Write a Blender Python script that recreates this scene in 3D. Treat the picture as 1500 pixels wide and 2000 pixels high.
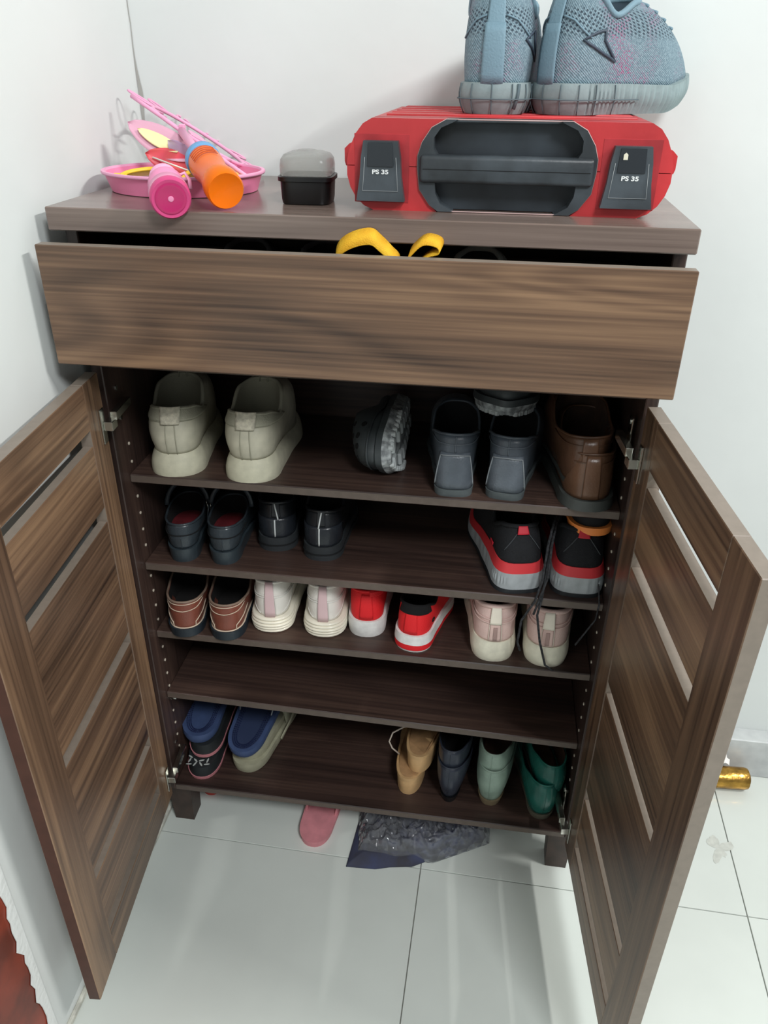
import bpy, bmesh, math, random
from mathutils import Vector, Matrix, noise as mnoise
random.seed(7)
S = bpy.context.scene
for o in list(bpy.data.objects): bpy.data.objects.remove(o)
COL = S.collection
pi, sin, cos = math.pi, math.sin, math.cos
# ------------------------------------------------------------------ camera
cam = bpy.data.cameras.new('camera'); cam.sensor_fit = 'VERTICAL'; cam.sensor_height = 36.0; cam.sensor_width = 27.0
cam.lens = 1529.04/2000*36.0; cam.clip_start = .02
co = bpy.data.objects.new('camera', cam); COL.objects.link(co)
co.location = (.1721, -1.0146, 1.3551); co.rotation_euler = (1.0511, -.0095, .1424)
S.camera = co
# ------------------------------------------------------------------ world and lights
W = bpy.data.worlds.new('world'); S.world = W; W.use_nodes = True
W.node_tree.nodes['Background'].inputs[0].default_value = (.93, .98, 1.0, 1)
W.node_tree.nodes['Background'].inputs[1].default_value = .32
def area(name, loc, target, sx, sy, power, col):
    l = bpy.data.lights.new(name, 'AREA'); l.shape = 'RECTANGLE'; l.size = sx; l.size_y = sy; l.energy = power; l.color = col
    o = bpy.data.objects.new(name, l); COL.objects.link(o); o.location = loc
    o.rotation_euler = (Vector(target)-Vector(loc)).to_track_quat('-Z', 'Y').to_euler()
    return o
tube_l = area('ceiling_tube_light', (2.25, -.65, 2.8), (0, -.35, .1), .6, .04, 50, (1, .98, .95))
lamp_l = area('ceiling_panel_light', (1.3, -2.2, 3.2), (0, 0, .4), .7, .7, 72, (.97, .99, 1.0))
S.view_settings.view_transform = 'Standard'; S.view_settings.look = 'None'
S.view_settings.exposure = 0.0; S.view_settings.gamma = 1.0
try: S.view_settings.use_curve_mapping = False
except Exception: pass
# ------------------------------------------------------------------ materials
def lin(c):
    return tuple(((v/255)/12.92 if v/255 <= .04045 else ((v/255+.055)/1.055)**2.4) for v in c) + (1,)
def setin(b, k, v):
    if k in b.inputs: b.inputs[k].default_value = v
MC = {}
def mat(name, rgb, rough=.5, metal=0, spec=.5, bump=0, bscale=200, var=0, vscale=30, trans=0, alpha=1, coat=0, ior=1.45, sheen=0, rgb2=None, uv=False):
    if name in MC: return MC[name]
    m = bpy.data.materials.new(name); m.use_nodes = True; nt = m.node_tree; b = nt.nodes['Principled BSDF']
    setin(b, 'Base Color', lin(rgb)); setin(b, 'Roughness', rough); setin(b, 'Metallic', metal); setin(b, 'Specular IOR Level', spec)
    setin(b, 'Transmission Weight', trans); setin(b, 'Alpha', alpha); setin(b, 'Coat Weight', coat); setin(b, 'IOR', ior); setin(b, 'Sheen Weight', sheen)
    if var or bump or rgb2:
        tc = nt.nodes.new('ShaderNodeTexCoord')
        if var or rgb2:
            n = nt.nodes.new('ShaderNodeTexNoise'); n.inputs['Scale'].default_value = vscale; n.inputs['Detail'].default_value = 4
            nt.links.new(tc.outputs['Object'], n.inputs['Vector'])
            r = nt.nodes.new('ShaderNodeValToRGB'); r.color_ramp.elements[0].position = .35; r.color_ramp.elements[1].position = .68
            c2 = rgb2 if rgb2 else tuple(max(0, v*(1-var)) for v in rgb)
            r.color_ramp.elements[0].color = lin(c2); r.color_ramp.elements[1].color = lin(rgb)
            nt.links.new(n.outputs['Fac'], r.inputs['Fac']); nt.links.new(r.outputs['Color'], b.inputs['Base Color'])
        if bump:
            n = nt.nodes.new('ShaderNodeTexNoise'); n.inputs['Scale'].default_value = bscale; n.inputs['Detail'].default_value = 2
            nt.links.new(tc.outputs['Object'], n.inputs['Vector'])
            bp = nt.nodes.new('ShaderNodeBump'); bp.inputs['Strength'].default_value = bump; bp.inputs['Distance'].default_value = .002
            nt.links.new(n.outputs['Fac'], bp.inputs['Height']); nt.links.new(bp.outputs['Normal'], b.inputs['Normal'])
    MC[name] = m; return m
def wood(axis, name, dark=(54, 40, 32), mid=(105, 81, 63), light=(148, 118, 91), rough=.34):
    if name in MC: return MC[name]
    m = bpy.data.materials.new(name); m.use_nodes = True; nt = m.node_tree; b = nt.nodes['Principled BSDF']
    N = nt.nodes.new; Lk = nt.links.new
    tc = N('ShaderNodeTexCoord'); oi = N('ShaderNodeObjectInfo')
    ml = N('ShaderNodeMath'); ml.operation = 'MULTIPLY'; ml.inputs[1].default_value = 7.3; Lk(oi.outputs['Random'], ml.inputs[0])
    cx = N('ShaderNodeCombineXYZ'); Lk(ml.outputs[0], cx.inputs[0]); Lk(ml.outputs[0], cx.inputs[1]); Lk(ml.outputs[0], cx.inputs[2])
    ad = N('ShaderNodeVectorMath'); ad.operation = 'ADD'; Lk(tc.outputs['Object'], ad.inputs[0]); Lk(cx.outputs[0], ad.inputs[1])
    def mapped(al, ac):
        mp = N('ShaderNodeMapping'); s = [ac, ac, ac]; s['xyz'.index(axis)] = al; mp.inputs['Scale'].default_value = s
        Lk(ad.outputs[0], mp.inputs['Vector']); return mp
    m1 = mapped(.8, 7.0); n1 = N('ShaderNodeTexNoise'); n1.inputs['Scale'].default_value = 1; n1.inputs['Detail'].default_value = 1.5; n1.inputs['Distortion'].default_value = .5
    Lk(m1.outputs[0], n1.inputs['Vector'])
    k = N('ShaderNodeMath'); k.operation = 'MULTIPLY'; k.inputs[1].default_value = 95; Lk(n1.outputs['Fac'], k.inputs[0])
    sn = N('ShaderNodeMath'); sn.operation = 'SINE'; Lk(k.outputs[0], sn.inputs[0])
    m2 = mapped(2.6, 190); n2 = N('ShaderNodeTexNoise'); n2.inputs['Scale'].default_value = 1; n2.inputs['Detail'].default_value = 4; Lk(m2.outputs[0], n2.inputs['Vector'])
    m3 = mapped(.9, 14); n3 = N('ShaderNodeTexNoise'); n3.inputs['Scale'].default_value = 1; n3.inputs['Detail'].default_value = 2; Lk(m3.outputs[0], n3.inputs['Vector'])
    def mad(x, a, y):
        q = N('ShaderNodeMath'); q.operation = 'MULTIPLY_ADD'; q.inputs[1].default_value = a; Lk(x, q.inputs[0])
        if isinstance(y, (int, float)): q.inputs[2].default_value = y
        else: Lk(y, q.inputs[2])
        return q.outputs[0]
    v = mad(n2.outputs['Fac'], .62, mad(sn.outputs[0], .05, mad(n3.outputs['Fac'], .8, -.22)))
    r = N('ShaderNodeValToRGB'); e = r.color_ramp.elements
    e[0].position = .22; e[0].color = lin(dark); e[1].position = .8; e[1].color = lin(light); q = e.new(.5); q.color = lin(mid)
    Lk(v, r.inputs['Fac']); Lk(r.outputs['Color'], b.inputs['Base Color'])
    setin(b, 'Roughness', rough); setin(b, 'Specular IOR Level', .5)
    bp = N('ShaderNodeBump'); bp.inputs['Strength'].default_value = .12; bp.inputs['Distance'].default_value = .001; Lk(n2.outputs['Fac'], bp.inputs['Height']); Lk(bp.outputs['Normal'], b.inputs['Normal'])
    MC[name] = m; return m
WX, WY, WZ = wood('x', 'walnut_laminate_along_x'), wood('y', 'walnut_laminate_along_y'), wood('z', 'walnut_laminate_along_z')
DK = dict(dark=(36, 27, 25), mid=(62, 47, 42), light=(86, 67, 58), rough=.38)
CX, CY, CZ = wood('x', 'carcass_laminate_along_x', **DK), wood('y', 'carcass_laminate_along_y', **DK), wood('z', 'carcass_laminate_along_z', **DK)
M_edge = mat('grey_brown_edge_band', (132, 121, 110), .42, var=.05, vscale=90)
M_edge2 = mat('shelf_edge_band', (96, 84, 76), .42, var=.08, vscale=90)
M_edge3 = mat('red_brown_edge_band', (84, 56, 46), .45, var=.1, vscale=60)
M_wall = mat('white_wall_paint', (220, 225, 223), .85, spec=.25, bump=.25, bscale=25, var=.03, vscale=3)
M_tile = mat('glossy_white_floor_tile', (214, 220, 214), .14, spec=.5, var=.04, vscale=4)
M_grout = mat('grey_grout', (146, 146, 140), .9)
M_marble = mat('grey_marble_skirting', (205, 209, 208), .3, rgb2=(172, 176, 177), vscale=15)
M_red_wood = mat('red_brown_gloss_paint', (150, 62, 42), .35, var=.35, vscale=12)
M_metal = mat('nickel_plated_steel', (200, 200, 192), .25, metal=1)
M_white_pl = mat('white_plastic', (225, 222, 215), .5)
# ------------------------------------------------------------------ mesh helpers
def link(name, me, parent=None, kind=None):
    o = bpy.data.objects.new(name, me); COL.objects.link(o)
    if parent is not None: o.parent = parent
    if kind: o['kind'] = kind
    return o
def mesh(name, V, F, m, parent=None, smooth=True, kind=None, uvs=None, angle=None):
    me = bpy.data.meshes.new(name); me.from_pydata([tuple(v) for v in V], [], F); me.validate(); me.update()
    bm = bmesh.new(); bm.from_mesh(me); bmesh.ops.recalc_face_normals(bm, faces=bm.faces); bm.to_mesh(me); bm.free()
    if smooth: me.shade_smooth()
    if smooth and angle: me.set_sharp_from_angle(angle=math.radians(angle))
    if uvs:
        ul = me.uv_layers.new(name='UVMap')
        for lp in me.loops: ul.data[lp.index].uv = uvs[lp.vertex_index]
    if m is not None: me.materials.append(m)
    return link(name, me, parent, kind)
def box(name, lo, hi, m, parent=None, bev=.0015, kind=None, seg=1, M=None, edge=None):
    bm = bmesh.new(); bmesh.ops.create_cube(bm, size=1)
    c = [(a+b)/2 for a, b in zip(lo, hi)]; s = [abs(b-a) for a, b in zip(lo, hi)]
    for v in bm.verts: v.co = Vector((v.co[i]*s[i]+c[i] for i in range(3)))
    if bev: bmesh.ops.bevel(bm, geom=bm.edges[:], offset=min(bev, min(s)*.45), segments=seg, affect='EDGES', profile=.5)
    if M is not None: bm.transform(M)
    me = bpy.data.meshes.new(name); bm.to_mesh(me); bm.free()
    if seg > 1: me.shade_smooth(); me.set_sharp_from_angle(angle=math.radians(40))
    me.materials.append(m)
    if edge:
        me.materials.append(edge[1])
        for p in me.polygons:
            if abs(p.normal[edge[0]]) < .5: p.material_index = 1
    return link(name, me, parent, kind)
def ringsF(n, k, close=True):
    F = []
    for j in range(k-1):
        for i in range(n if close else n-1):
            a, b = i, (i+1) % n
            F.append((j*n+a, j*n+b, (j+1)*n+b, (j+1)*n+a))
    return F
def loft(name, R, m, parent=None, cap0=False, cap1=False, close=True, smooth=True, angle=None, kind=None):
    n = len(R[0]); V = [v for r in R for v in r]; F = ringsF(n, len(R), close)
    if cap0: F.append(tuple(range(n-1, -1, -1)))
    if cap1: F.append(tuple((len(R)-1)*n+i for i in range(n)))
    return mesh(name, V, F, m, parent, smooth, kind, angle=angle)
def tubeVF(path, r, n=8, closed=False, flat=1.0, up=None):
    P = [Vector(p) for p in path]; V = []; F = []; k = len(P)
    prev = None
    for i, p in enumerate(P):
        if closed: d = P[(i+1) % k]-P[i-1]
        else: d = P[min(i+1, k-1)]-P[max(i-1, 0)]
        d.normalize()
        ref = Vector(up) if up else (prev if prev else (Vector((0, 0, 1)) if abs(d.z) < .9 else Vector((1, 0, 0))))
        a = (ref - d*ref.dot(d)); a = a.normalized() if a.length > 1e-6 else d.orthogonal().normalized()
        prev = a; b = d.cross(a)
        rr = r(i/(k-1)) if callable(r) else r
        for j in range(n):
            t = 2*pi*j/n; V.append(p + a*(rr*flat*cos(t)) + b*(rr*sin(t)))
    kk = k if closed else k-1
    for i in range(kk):
        for j in range(n):
            F.append((i*n+j, i*n+(j+1) % n, ((i+1) % k)*n+(j+1) % n, ((i+1) % k)*n+j))
    if not closed: F += [tuple(range(n-1, -1, -1)), tuple((k-1)*n+j for j in range(n))]
    return V, F
def tube(name, path, r, m, parent=None, n=8, closed=False, flat=1.0, up=None):
    V, F = tubeVF(path, r, n, closed, flat, up); return mesh(name, V, F, m, parent)
def merged(name, L, m, parent=None, kind=None, smooth=True):
    V, F = [], []
    for v, f in L:
        o = len(V); V += list(v); F += [tuple(i+o for i in q) for q in f]
    return mesh(name, V, F, m, parent, smooth, kind)
def prism(name, poly, y0, y1, m, parent=None, bev=.002, seg=2):
    """polygon in x,z extruded along y"""
    n = len(poly); bm = bmesh.new()
    a = [bm.verts.new((x, y0, z)) for x, z in poly]; b = [bm.verts.new((x, y1, z)) for x, z in poly]
    f0 = bm.faces.new(a); bm.faces.new(b[::-1])
    for i in range(n): bm.faces.new((a[i], b[i], b[(i+1) % n], a[(i+1) % n]))
    bmesh.ops.recalc_face_normals(bm, faces=bm.faces)
    if bev:
        e = [q for q in bm.edges if (q.verts[0].co.y == y0 and q.verts[1].co.y == y0) or (q.verts[0].co.y == y1 and q.verts[1].co.y == y1)]
        bmesh.ops.bevel(bm, geom=e, offset=bev, segments=seg, affect='EDGES', profile=.5)
    me = bpy.data.meshes.new(name); bm.to_mesh(me); bm.free(); me.shade_smooth(); me.set_sharp_from_angle(angle=math.radians(32))
    me.materials.append(m); return link(name, me, parent)
def lathe(name, prof, m, parent=None, n=32, M=None, cap0=True, cap1=True):
    R = [[Vector((r*cos(2*pi*i/n), r*sin(2*pi*i/n), z)) for i in range(n)] for r, z in prof]
    if M is not None: R = [[M @ v for v in r] for r in R]
    return loft(name, R, m, parent, cap0, cap1, angle=40)
def empty(name, loc=(0, 0, 0), rot=(0, 0, 0)):
    o = bpy.data.objects.new(name, None); COL.objects.link(o); o.location = loc; o.rotation_euler = rot; o.empty_display_size = .03; return o
def tag(o, label, cat, group=None):
    o['label'] = label; o['category'] = cat
    if group: o['group'] = group
    return o
def thing(name, label, cat, loc=(0, 0, 0), rot=(0, 0, 0), group=None): return tag(empty(name, loc, rot), label, cat, group)
def axisM(p, d, roll=0):
    z = Vector(d).normalized(); q = z.to_track_quat('Z', 'Y'); return Matrix.Translation(Vector(p)) @ q.to_matrix().to_4x4() @ Matrix.Rotation(roll, 4, 'Z')
def sst(a, b, x):
    t = min(1, max(0, (x-a)/(b-a))); return t*t*(3-2*t)
def interp(pts, x):
    if x <= pts[0][0]: return pts[0][1]
    for (a, u), (b, v) in zip(pts, pts[1:]):
        if x <= b:
            t = (x-a)/(b-a); t = t*t*(3-2*t); return u+(v-u)*t
    return pts[-1][1]
# ------------------------------------------------------------------ the room
XW, YW = -.418, .335
def struct(o): o['kind'] = 'structure'; return o
struct(box('wall_left', (XW-.12, -2.6, -.02), (XW, YW+.12, 3.1), M_wall, bev=0))
struct(box('wall_back', (XW, YW, -.02), (3.4, YW+.12, 3.1), M_wall, bev=0))
fl = struct(box('floor', (XW-.1, -2.7, -.03), (3.4, YW+.1, -.0035), M_grout, bev=0))
# floor tiles, one object each, sharing one mesh
TS = .6055; me_t = None
for i in range(-2, 6):
    for j in range(-5, 2):
        x0 = .1172+TS*i; y0 = -.0365+TS*j
        if x0 > 3.3 or x0+TS < XW-.1: continue
        if me_t is None:
            t = box('tile', (.0009, .0009, -.012), (TS-.0009, TS-.0009, 0), M_tile, fl, bev=.0006); me_t = t.data
        else: t = link('tile', me_t, fl)
        a = math.radians(-.85); t.rotation_euler = (0, 0, a); t.location = (x0*cos(a)-y0*sin(a), y0*cos(a)+x0*sin(a)+.0015, 0)
struct(box('baseboard_back', (XW, .298, 0), (3.4, YW+.001, .104), M_marble, bev=.002))
struct(box('baseboard_left', (XW, -.43, 0), (XW+.007, .30, .012), mat('pale_grout_bead', (222, 222, 210), .7, var=.2, vscale=60), bev=.002))
struct(box('trim_1', (XW-.02, -.62, 0), (XW+.004, -.4385, 2.15), M_red_wood, bev=.002))
# flaking white paint lapping over the red door trim
V, F = [], []; n = 120; rnd = random.Random(4)
for i in range(n+1):
    z = .0+2.1*i/n if i else 0
    V.append((XW+.0048, -.430, z)); V.append((XW+.0052, -.4385-.004-abs(rnd.gauss(0, .006)), z+rnd.uniform(-.006, .006)))
F = [(2*i, 2*i+1, 2*i+3, 2*i+2) for i in range(n)]
pk = mesh('flaking_paint', V, F, mat('flaking_white_paint', (226, 230, 228), .8, bump=.8, bscale=90), bpy.data.objects['wall_left'], smooth=False)
md = pk.modifiers.new('thick', 'SOLIDIFY'); md.thickness = .0012
# dark plaster crack down the corner
V, F = [], []
for i in range(41):
    z = 1.255+.6*i/40; w = .0014+.006*math.exp(-((z-1.305)/.035)**2); off = .0025*sin(i*.8)+.002*sin(i*2.1)
    V += [(XW+.0006+max(0, off*.2), YW-.0008, z), (XW+.0006+w+max(0, off*.2), YW-.0008, z)]
F = [(2*i, 2*i+1, 2*i+3, 2*i+2) for i in range(40)]
mesh('corner_crack', V, F, mat('grey_plaster_crack', (165, 165, 160), .9), bpy.data.objects['wall_back'], smooth=False)
# dried smudge on the floor
V = []; rr = random.Random(9)
for i in range(40):
    t = 2*pi*i/40; r = .017*(1+.45*sin(3*t+1)+.3*sin(5*t)+.15*rr.uniform(-1, 1)); V.append((.703+r*1.1*cos(t), .098+r*1.5*sin(t), .0004))
mesh('floor_smudge', V, [tuple(range(40))], mat('dried_beige_smudge', (203, 206, 198), .5, var=.08, vscale=80), fl, smooth=False)
# ------------------------------------------------------------------ shoe cabinet
H, T = 1.195, .0286; C = .3985; TH = .017; ci = C-TH; YB = .325
cab = thing('shoe_cabinet', 'dark walnut shoe cabinet with open slatted doors and pulled-out drawer', 'cabinet')
box('top_panel', (-.40, -.0376, H-T), (.40, YB+.004, H), wood('x', 'sheen_lightened_top_laminate', dark=(98, 84, 77), mid=(124, 109, 101), light=(144, 128, 118), rough=.2), cab)  # base colour greyed and lightened to carry the sheen on the glossy top
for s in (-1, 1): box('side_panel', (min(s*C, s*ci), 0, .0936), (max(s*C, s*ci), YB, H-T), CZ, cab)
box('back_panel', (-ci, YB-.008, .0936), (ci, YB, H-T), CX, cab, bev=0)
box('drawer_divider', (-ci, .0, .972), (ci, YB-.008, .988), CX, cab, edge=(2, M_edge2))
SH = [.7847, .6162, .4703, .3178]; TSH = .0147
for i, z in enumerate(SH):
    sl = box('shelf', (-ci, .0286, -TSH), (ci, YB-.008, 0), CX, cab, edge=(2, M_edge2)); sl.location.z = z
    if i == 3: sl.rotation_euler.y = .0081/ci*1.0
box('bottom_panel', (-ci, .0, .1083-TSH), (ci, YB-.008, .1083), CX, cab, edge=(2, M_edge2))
for x in (-1, 1):
    for y0 in (.003, YB-.05):
        lo = Vector((min(x*C, x*(C-.046)), y0, 0)); hi = Vector((max(x*C, x*(C-.046)), y0+.045, .0936))
        cxm, cym = (lo.x+hi.x)/2, y0+.0225; R = []
        for z, k in ((0, .86), (.0936, 1)):
            R.append([(cxm+sx*.023*k, cym+sy*.0225*k, z) for sx, sy in ((-1, -1), (1, -1), (1, 1), (-1, 1))])
        loft('leg', R, mat('leg_laminate', (70, 55, 48), .5, var=.25, vscale=40), cab, True, True, smooth=False)
# shelf pins
pin_me = None
zz = [.832-.0315*k for k in range(22)]
for s in (-1, 1):
    for z in zz:
        if min(abs(z-(q-TSH/2)) for q in SH) < .012: continue
        if pin_me is None:
            p = lathe('shelf_pin', [(.0026, -.001), (.0026, .0012), (.0012, .0016)], mat('pin_plug', (190, 180, 165), .5), cab, 8); pin_me = p.data
        else: p = link('shelf_pin', pin_me, cab)
        p.location = (s*ci, .0435, z); p.rotation_euler = (0, -s*pi/2, 0)
tube('shelf_support', [(-ci+.001, .042, .2985), (-ci+.011, .042, .2985)], .0022, M_metal, cab)
# drawer
dr = empty('drawer'); dr.parent = cab
d2 = .084
box('drawer_front', (-.3958, -d2, 1.005), (.3958, -d2+.0178, 1.158), WX, dr, bev=.0012, edge=(1, M_edge))
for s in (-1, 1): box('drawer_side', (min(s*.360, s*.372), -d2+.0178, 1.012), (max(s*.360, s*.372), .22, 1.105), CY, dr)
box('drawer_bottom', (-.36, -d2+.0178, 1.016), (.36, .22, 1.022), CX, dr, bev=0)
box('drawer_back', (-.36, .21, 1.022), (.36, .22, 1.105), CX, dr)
# doors
SL = [(.9704, .904), (.8795, .780), (.756, .547), (.525, .311), (.288, .188), (.165, .1019)]
WD, HS, HE = .3949, .0545, .3225
def make_door(side, ang):
    d = empty('door', (side*C, -.018, 0)); d.parent = cab
    e1 = Vector((-side*cos(ang), -sin(ang), 0)); e2 = Vector((-side*sin(ang), cos(ang), 0))
    # local x runs along the door, local y from the outer to the inner face (mirrored for the right-hand door)
    flip = 1 if e1.cross(e2).z > 0 else -1
    d.rotation_euler = (0, 0, math.atan2(e1.y, e1.x))
    def yb(a, b): return (a, b) if flip > 0 else (-b, -a)
    y0, y1 = yb(0, .018)
    box('door_stile', (0, y0, .1019), (HS, y1, .9704), WZ, d, bev=.001, edge=(1, M_edge))
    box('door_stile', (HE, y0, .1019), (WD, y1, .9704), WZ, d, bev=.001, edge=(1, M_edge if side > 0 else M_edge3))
    y0, y1 = yb(.003, .0168)
    for i, (a, b) in enumerate(SL):
        q0, q1 = yb(0, .018) if i in (0, 5) else (y0, y1)
        box('door_slat', (HS, q0, b), (HE, q1, a), WX, d, bev=.0008, edge=(1, M_edge))
    # concealed hinges
    for zc in (.893, .155):
        L = []
        def bb(lo, hi, yy):
            a, b = yb(*yy); bm = bmesh.new(); bmesh.ops.create_cube(bm, size=1)
            l = (lo[0], a, lo[1]); h = (hi[0], b, hi[1])
            for v in bm.verts: v.co = Vector(((v.co[i]+.5)*(h[i]-l[i])+l[i] for i in range(3)))
            bmesh.ops.bevel(bm, geom=bm.edges[:], offset=.0008, segments=1, affect='EDGES')
            V = [v.co.copy() for v in bm.verts]; F = [tuple(v.index for v in f.verts) for f in bm.faces]; bm.free(); return V, F
        L.append(bb((.006, zc-.027), (.020, zc+.027), (.018, .0205)))       # cup flange on the door
        L.append(bb((-.004, zc-.007), (.016, zc+.007), (.0205, .034)))      # folded knuckle
        L.append(bb((-.062, zc+.004), (.000, zc+.017), (.026, .036)))       # arm to the side panel
        L.append(bb((-.058, zc-.018), (-.042, zc+.042), (.0185, .021)))     # mounting plate wings
        for q in (-.012, .036):
            a, b = yb(.021, .0232); cx = -.049
            L.append(([(cx+.004*cos(t*pi/4), y, zc+q+.004*sin(t*pi/4)) for y in (a, b) for t in range(8)], [tuple(range(8)), tuple(range(8, 16))]+[(i, (i+1) % 8, 8+(i+1) % 8, 8+i) for i in range(8)]))
        merged('hinge', L, M_metal, d, smooth=False)
    return d
make_door(-1, 1.4746); make_door(1, 1.6717)
# ------------------------------------------------------------------ shoes
def leather(n, c, r=.32, b=.15, s=350): return mat(n, c, r, bump=b, bscale=s, var=.12, vscale=35)
def rubber(n, c, r=.6): return mat(n, c, r, bump=.1, bscale=300, var=.08, vscale=60)
class Shoe:
    def __init__(s, name, label, group, loc, rz=0, tilt=(0, 0), cat='shoe', L=.26, Wh=.07, Wf=.095, hz=.025, tz=.018, spring=.012, y0=.006, y1=.55, ow=.03,
                 hh=.065, hs=.05, ht=.075, bulge=.003, ins=.003, toe=.32, hcap=.17, N=56, K=10, sq=2.3, lean=0, bend=0, full=1.0):
        s.__dict__.update(L=L, Wh=Wh, Wf=Wf, hz=hz, tz=tz, spring=spring, y0=y0, y1=y1, ow=ow, hh=hh, hs=hs, ht=ht, bulge=bulge, ins=ins, toe=toe, hcap=hcap, N=N, K=K, sq=sq, lean=lean, bend=bend, full=full)
        s.root = thing(name, label, cat, loc, (math.radians(tilt[0]), math.radians(tilt[1]), math.radians(rz)), group)
    def hw(s, u):
        a, b = s.Wh/2, s.Wf/2
        w = interp([(0, a), (.2, a), (.42, (a*.45+b*.5)), (.68, b), (.85, b*.92), (1, b*.7)], u)
        q = s.sq
        if u < s.hcap: w *= max(0, 1-(1-u/s.hcap)**q)**(1/q)
        if u > 1-s.toe: w *= max(0, 1-(1-(1-u)/s.toe)**2.1)**(1/2.1)
        return w
    def cx(s, u): return s.bend*u*u
    def zb(s, u): return s.spring*sst(.68, 1.0, u)
    def zt(s, u): return s.zb(u)+s.hz+(s.tz-s.hz)*sst(.25, .75, u)
    def foot(s, t, out, z):
        u = .5-.5*cos(t); sg = 1 if sin(t) >= 0 else -1
        w = s.hw(u); k = 1+out/max(s.Wh/2, .01)
        y = s.L*u; y = s.L/2+(y-s.L/2)*(1+2*out/s.L)
        return Vector((sg*w*k+s.cx(u), y, z))
    def B(s, t):
        u = .5-.5*cos(t); return s.foot(t, -s.ins, s.zt(u)-.001)
    def Cc(s, t, inn=0):
        u = .5-.5*cos(t); sg = 1 if sin(t) >= 0 else -1
        ya, yb = s.y0+s.lean+inn, s.y1*s.L-inn
        w = (s.ow-inn)*max(0, 1-abs(2*u-1)**2.4)**(1/2.4)*(1 if u > .5 else 1.0)
        z = interp([(0, s.hh), (.12, s.hh*.97), (.45, s.hs), (.8, s.ht*.96), (1, s.ht)], u)
        return Vector((sg*w+s.cx(s.y1*u), ya+(yb-ya)*u, z))
    def P(s, t, v):
        u = .5-.5*cos(t); b, c = s.B(t), s.Cc(t)
        w = sst(.12, .6, u)
        k = s.full; a = (1-w)*v+w*(k*(1-cos(v*pi/2))+(1-k)*v); z = (1-w)*v+w*(k*sin(v*pi/2)**.92+(1-k)*v)
        p = Vector((b.x+(c.x-b.x)*a, b.y+(c.y-b.y)*a, b.z+(c.z-b.z)*z))
        g = s.bulge*sin(pi*min(1, v))*(1-.6*w)
        ctr = Vector((s.cx(u), s.L*.25 if u < .25 else p.y, 0)); o = Vector((p.x-ctr.x, p.y-ctr.y, 0))
        if o.length > 1e-6: p += o.normalized()*g
        return p
    def nrm(s, t, v):
        e = .02; v2 = min(1-e, max(e, v))
        n = (s.P(t+e, v2)-s.P(t-e, v2)).cross(s.P(t, v2+e)-s.P(t, v2-e))
        if n.length < 1e-9: return Vector((0, -1, 0))
        n.normalize(); c = s.P(t, v2)-Vector((0, s.L*.45, .03))
        return n if n.dot(c) > 0 else -n
    def upper(s, m, name='upper', collar=None):
        N, K = s.N, s.K; V = []; UV = []
        rows = []
        for j in range(K+1):
            row = [s.P(2*pi*i/N, j/K) for i in range(N)]; rows.append(row)
        arc = [0]
        for i in range(1, N): arc.append(arc[-1]+(rows[K//2][i]-rows[K//2][i-1]).length)
        for j, row in enumerate(rows):
            for i, p in enumerate(row): V.append(p); UV.append((arc[i], p.z))
        F = ringsF(N, K+1)
        o = mesh(name, V, F, m, s.root, uvs=UV)
        md = o.modifiers.new('thick', 'SOLIDIFY'); md.thickness = .0022; md.offset = -1
        return o
    def inside(s, m_lin, m_ins, insz=.004):
        N = s.N; R = []
        R.append([s.Cc(2*pi*i/N, .0024)+Vector((0, 0, -.0006)) for i in range(N)])
        lo = []
        for i in range(N):
            t = 2*pi*i/N; u = .5-.5*cos(t); c = s.Cc(t, .004); b = s.B(t); p = c.lerp(b, .35 if u < .5 else .0); yy = p.y
            lo.append(Vector((p.x*.96, yy, s.zt(min(1, yy/s.L))+insz)))
        R.append([a.lerp(b, .5)+Vector((0, 0, .0)) for a, b in zip(R[0], lo)]); R.append(lo)
        loft('lining', R, m_lin, s.root)
        mesh('insole', [v+Vector((0, 0, .0005)) for v in lo], [tuple(range(N))], m_ins, s.root, smooth=False)
    def band(s, name, f0, f1, o0, o1, m, ribs=None, mid=None, N=None, rows=5):
        """sole layer between fractions f0..f1 of the sole height"""
        N = N or (s.N*3 if ribs else s.N); R = []
        pts = [s.foot(2*pi*i/N, 0, 0) for i in range(N)]; arc = [0]
        for i in range(1, N): arc.append(arc[-1]+(pts[i]-pts[i-1]).length)
        tot = arc[-1]+(pts[0]-pts[-1]).length
        for j in range(rows+1):
            v = j/rows; row = []
            for i in range(N):
                t = 2*pi*i/N; u = .5-.5*cos(t); o = o0+(o1-o0)*v
                if mid: o += mid*sin(pi*v)
                if ribs and 0 < j < rows and u > ribs[2]:
                    k = round(tot/ribs[0]); o += ribs[1]*(1 if (arc[i]/tot*k) % 1 < .35 else 0)
                z = s.zb(u)+(f0+(f1-f0)*v)*(s.zt(u)-s.zb(u)); row.append(s.foot(t, o, z))
            R.append(row)
        return loft(name, R, m, s.root, True, True, angle=50)
    def patch(s, name, t0, t1, v0, v1, m, off=.0012, n=8, k=6, taper=0, th=.0012):
        V = []; F = []
        for j in range(k+1):
            v = v0+(v1-v0)*j/k; q = 1+taper*(j/k)
            for i in range(n+1):
                tc, hwid = (t0+t1)/2, (t1-t0)/2*q; t = tc+hwid*(2*i/n-1)
                V.append(s.P(t, min(v, 1.0))+s.nrm(t, v)*off+Vector((0, 0, max(0, v-1)*.05)))
        for j in range(k):
            for i in range(n): F.append((j*(n+1)+i, j*(n+1)+i+1, (j+1)*(n+1)+i+1, (j+1)*(n+1)+i))
        o = mesh(name, V, F, m, s.root); md = o.modifiers.new('thick', 'SOLIDIFY'); md.thickness = th; md.offset = 0
        return o
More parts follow.
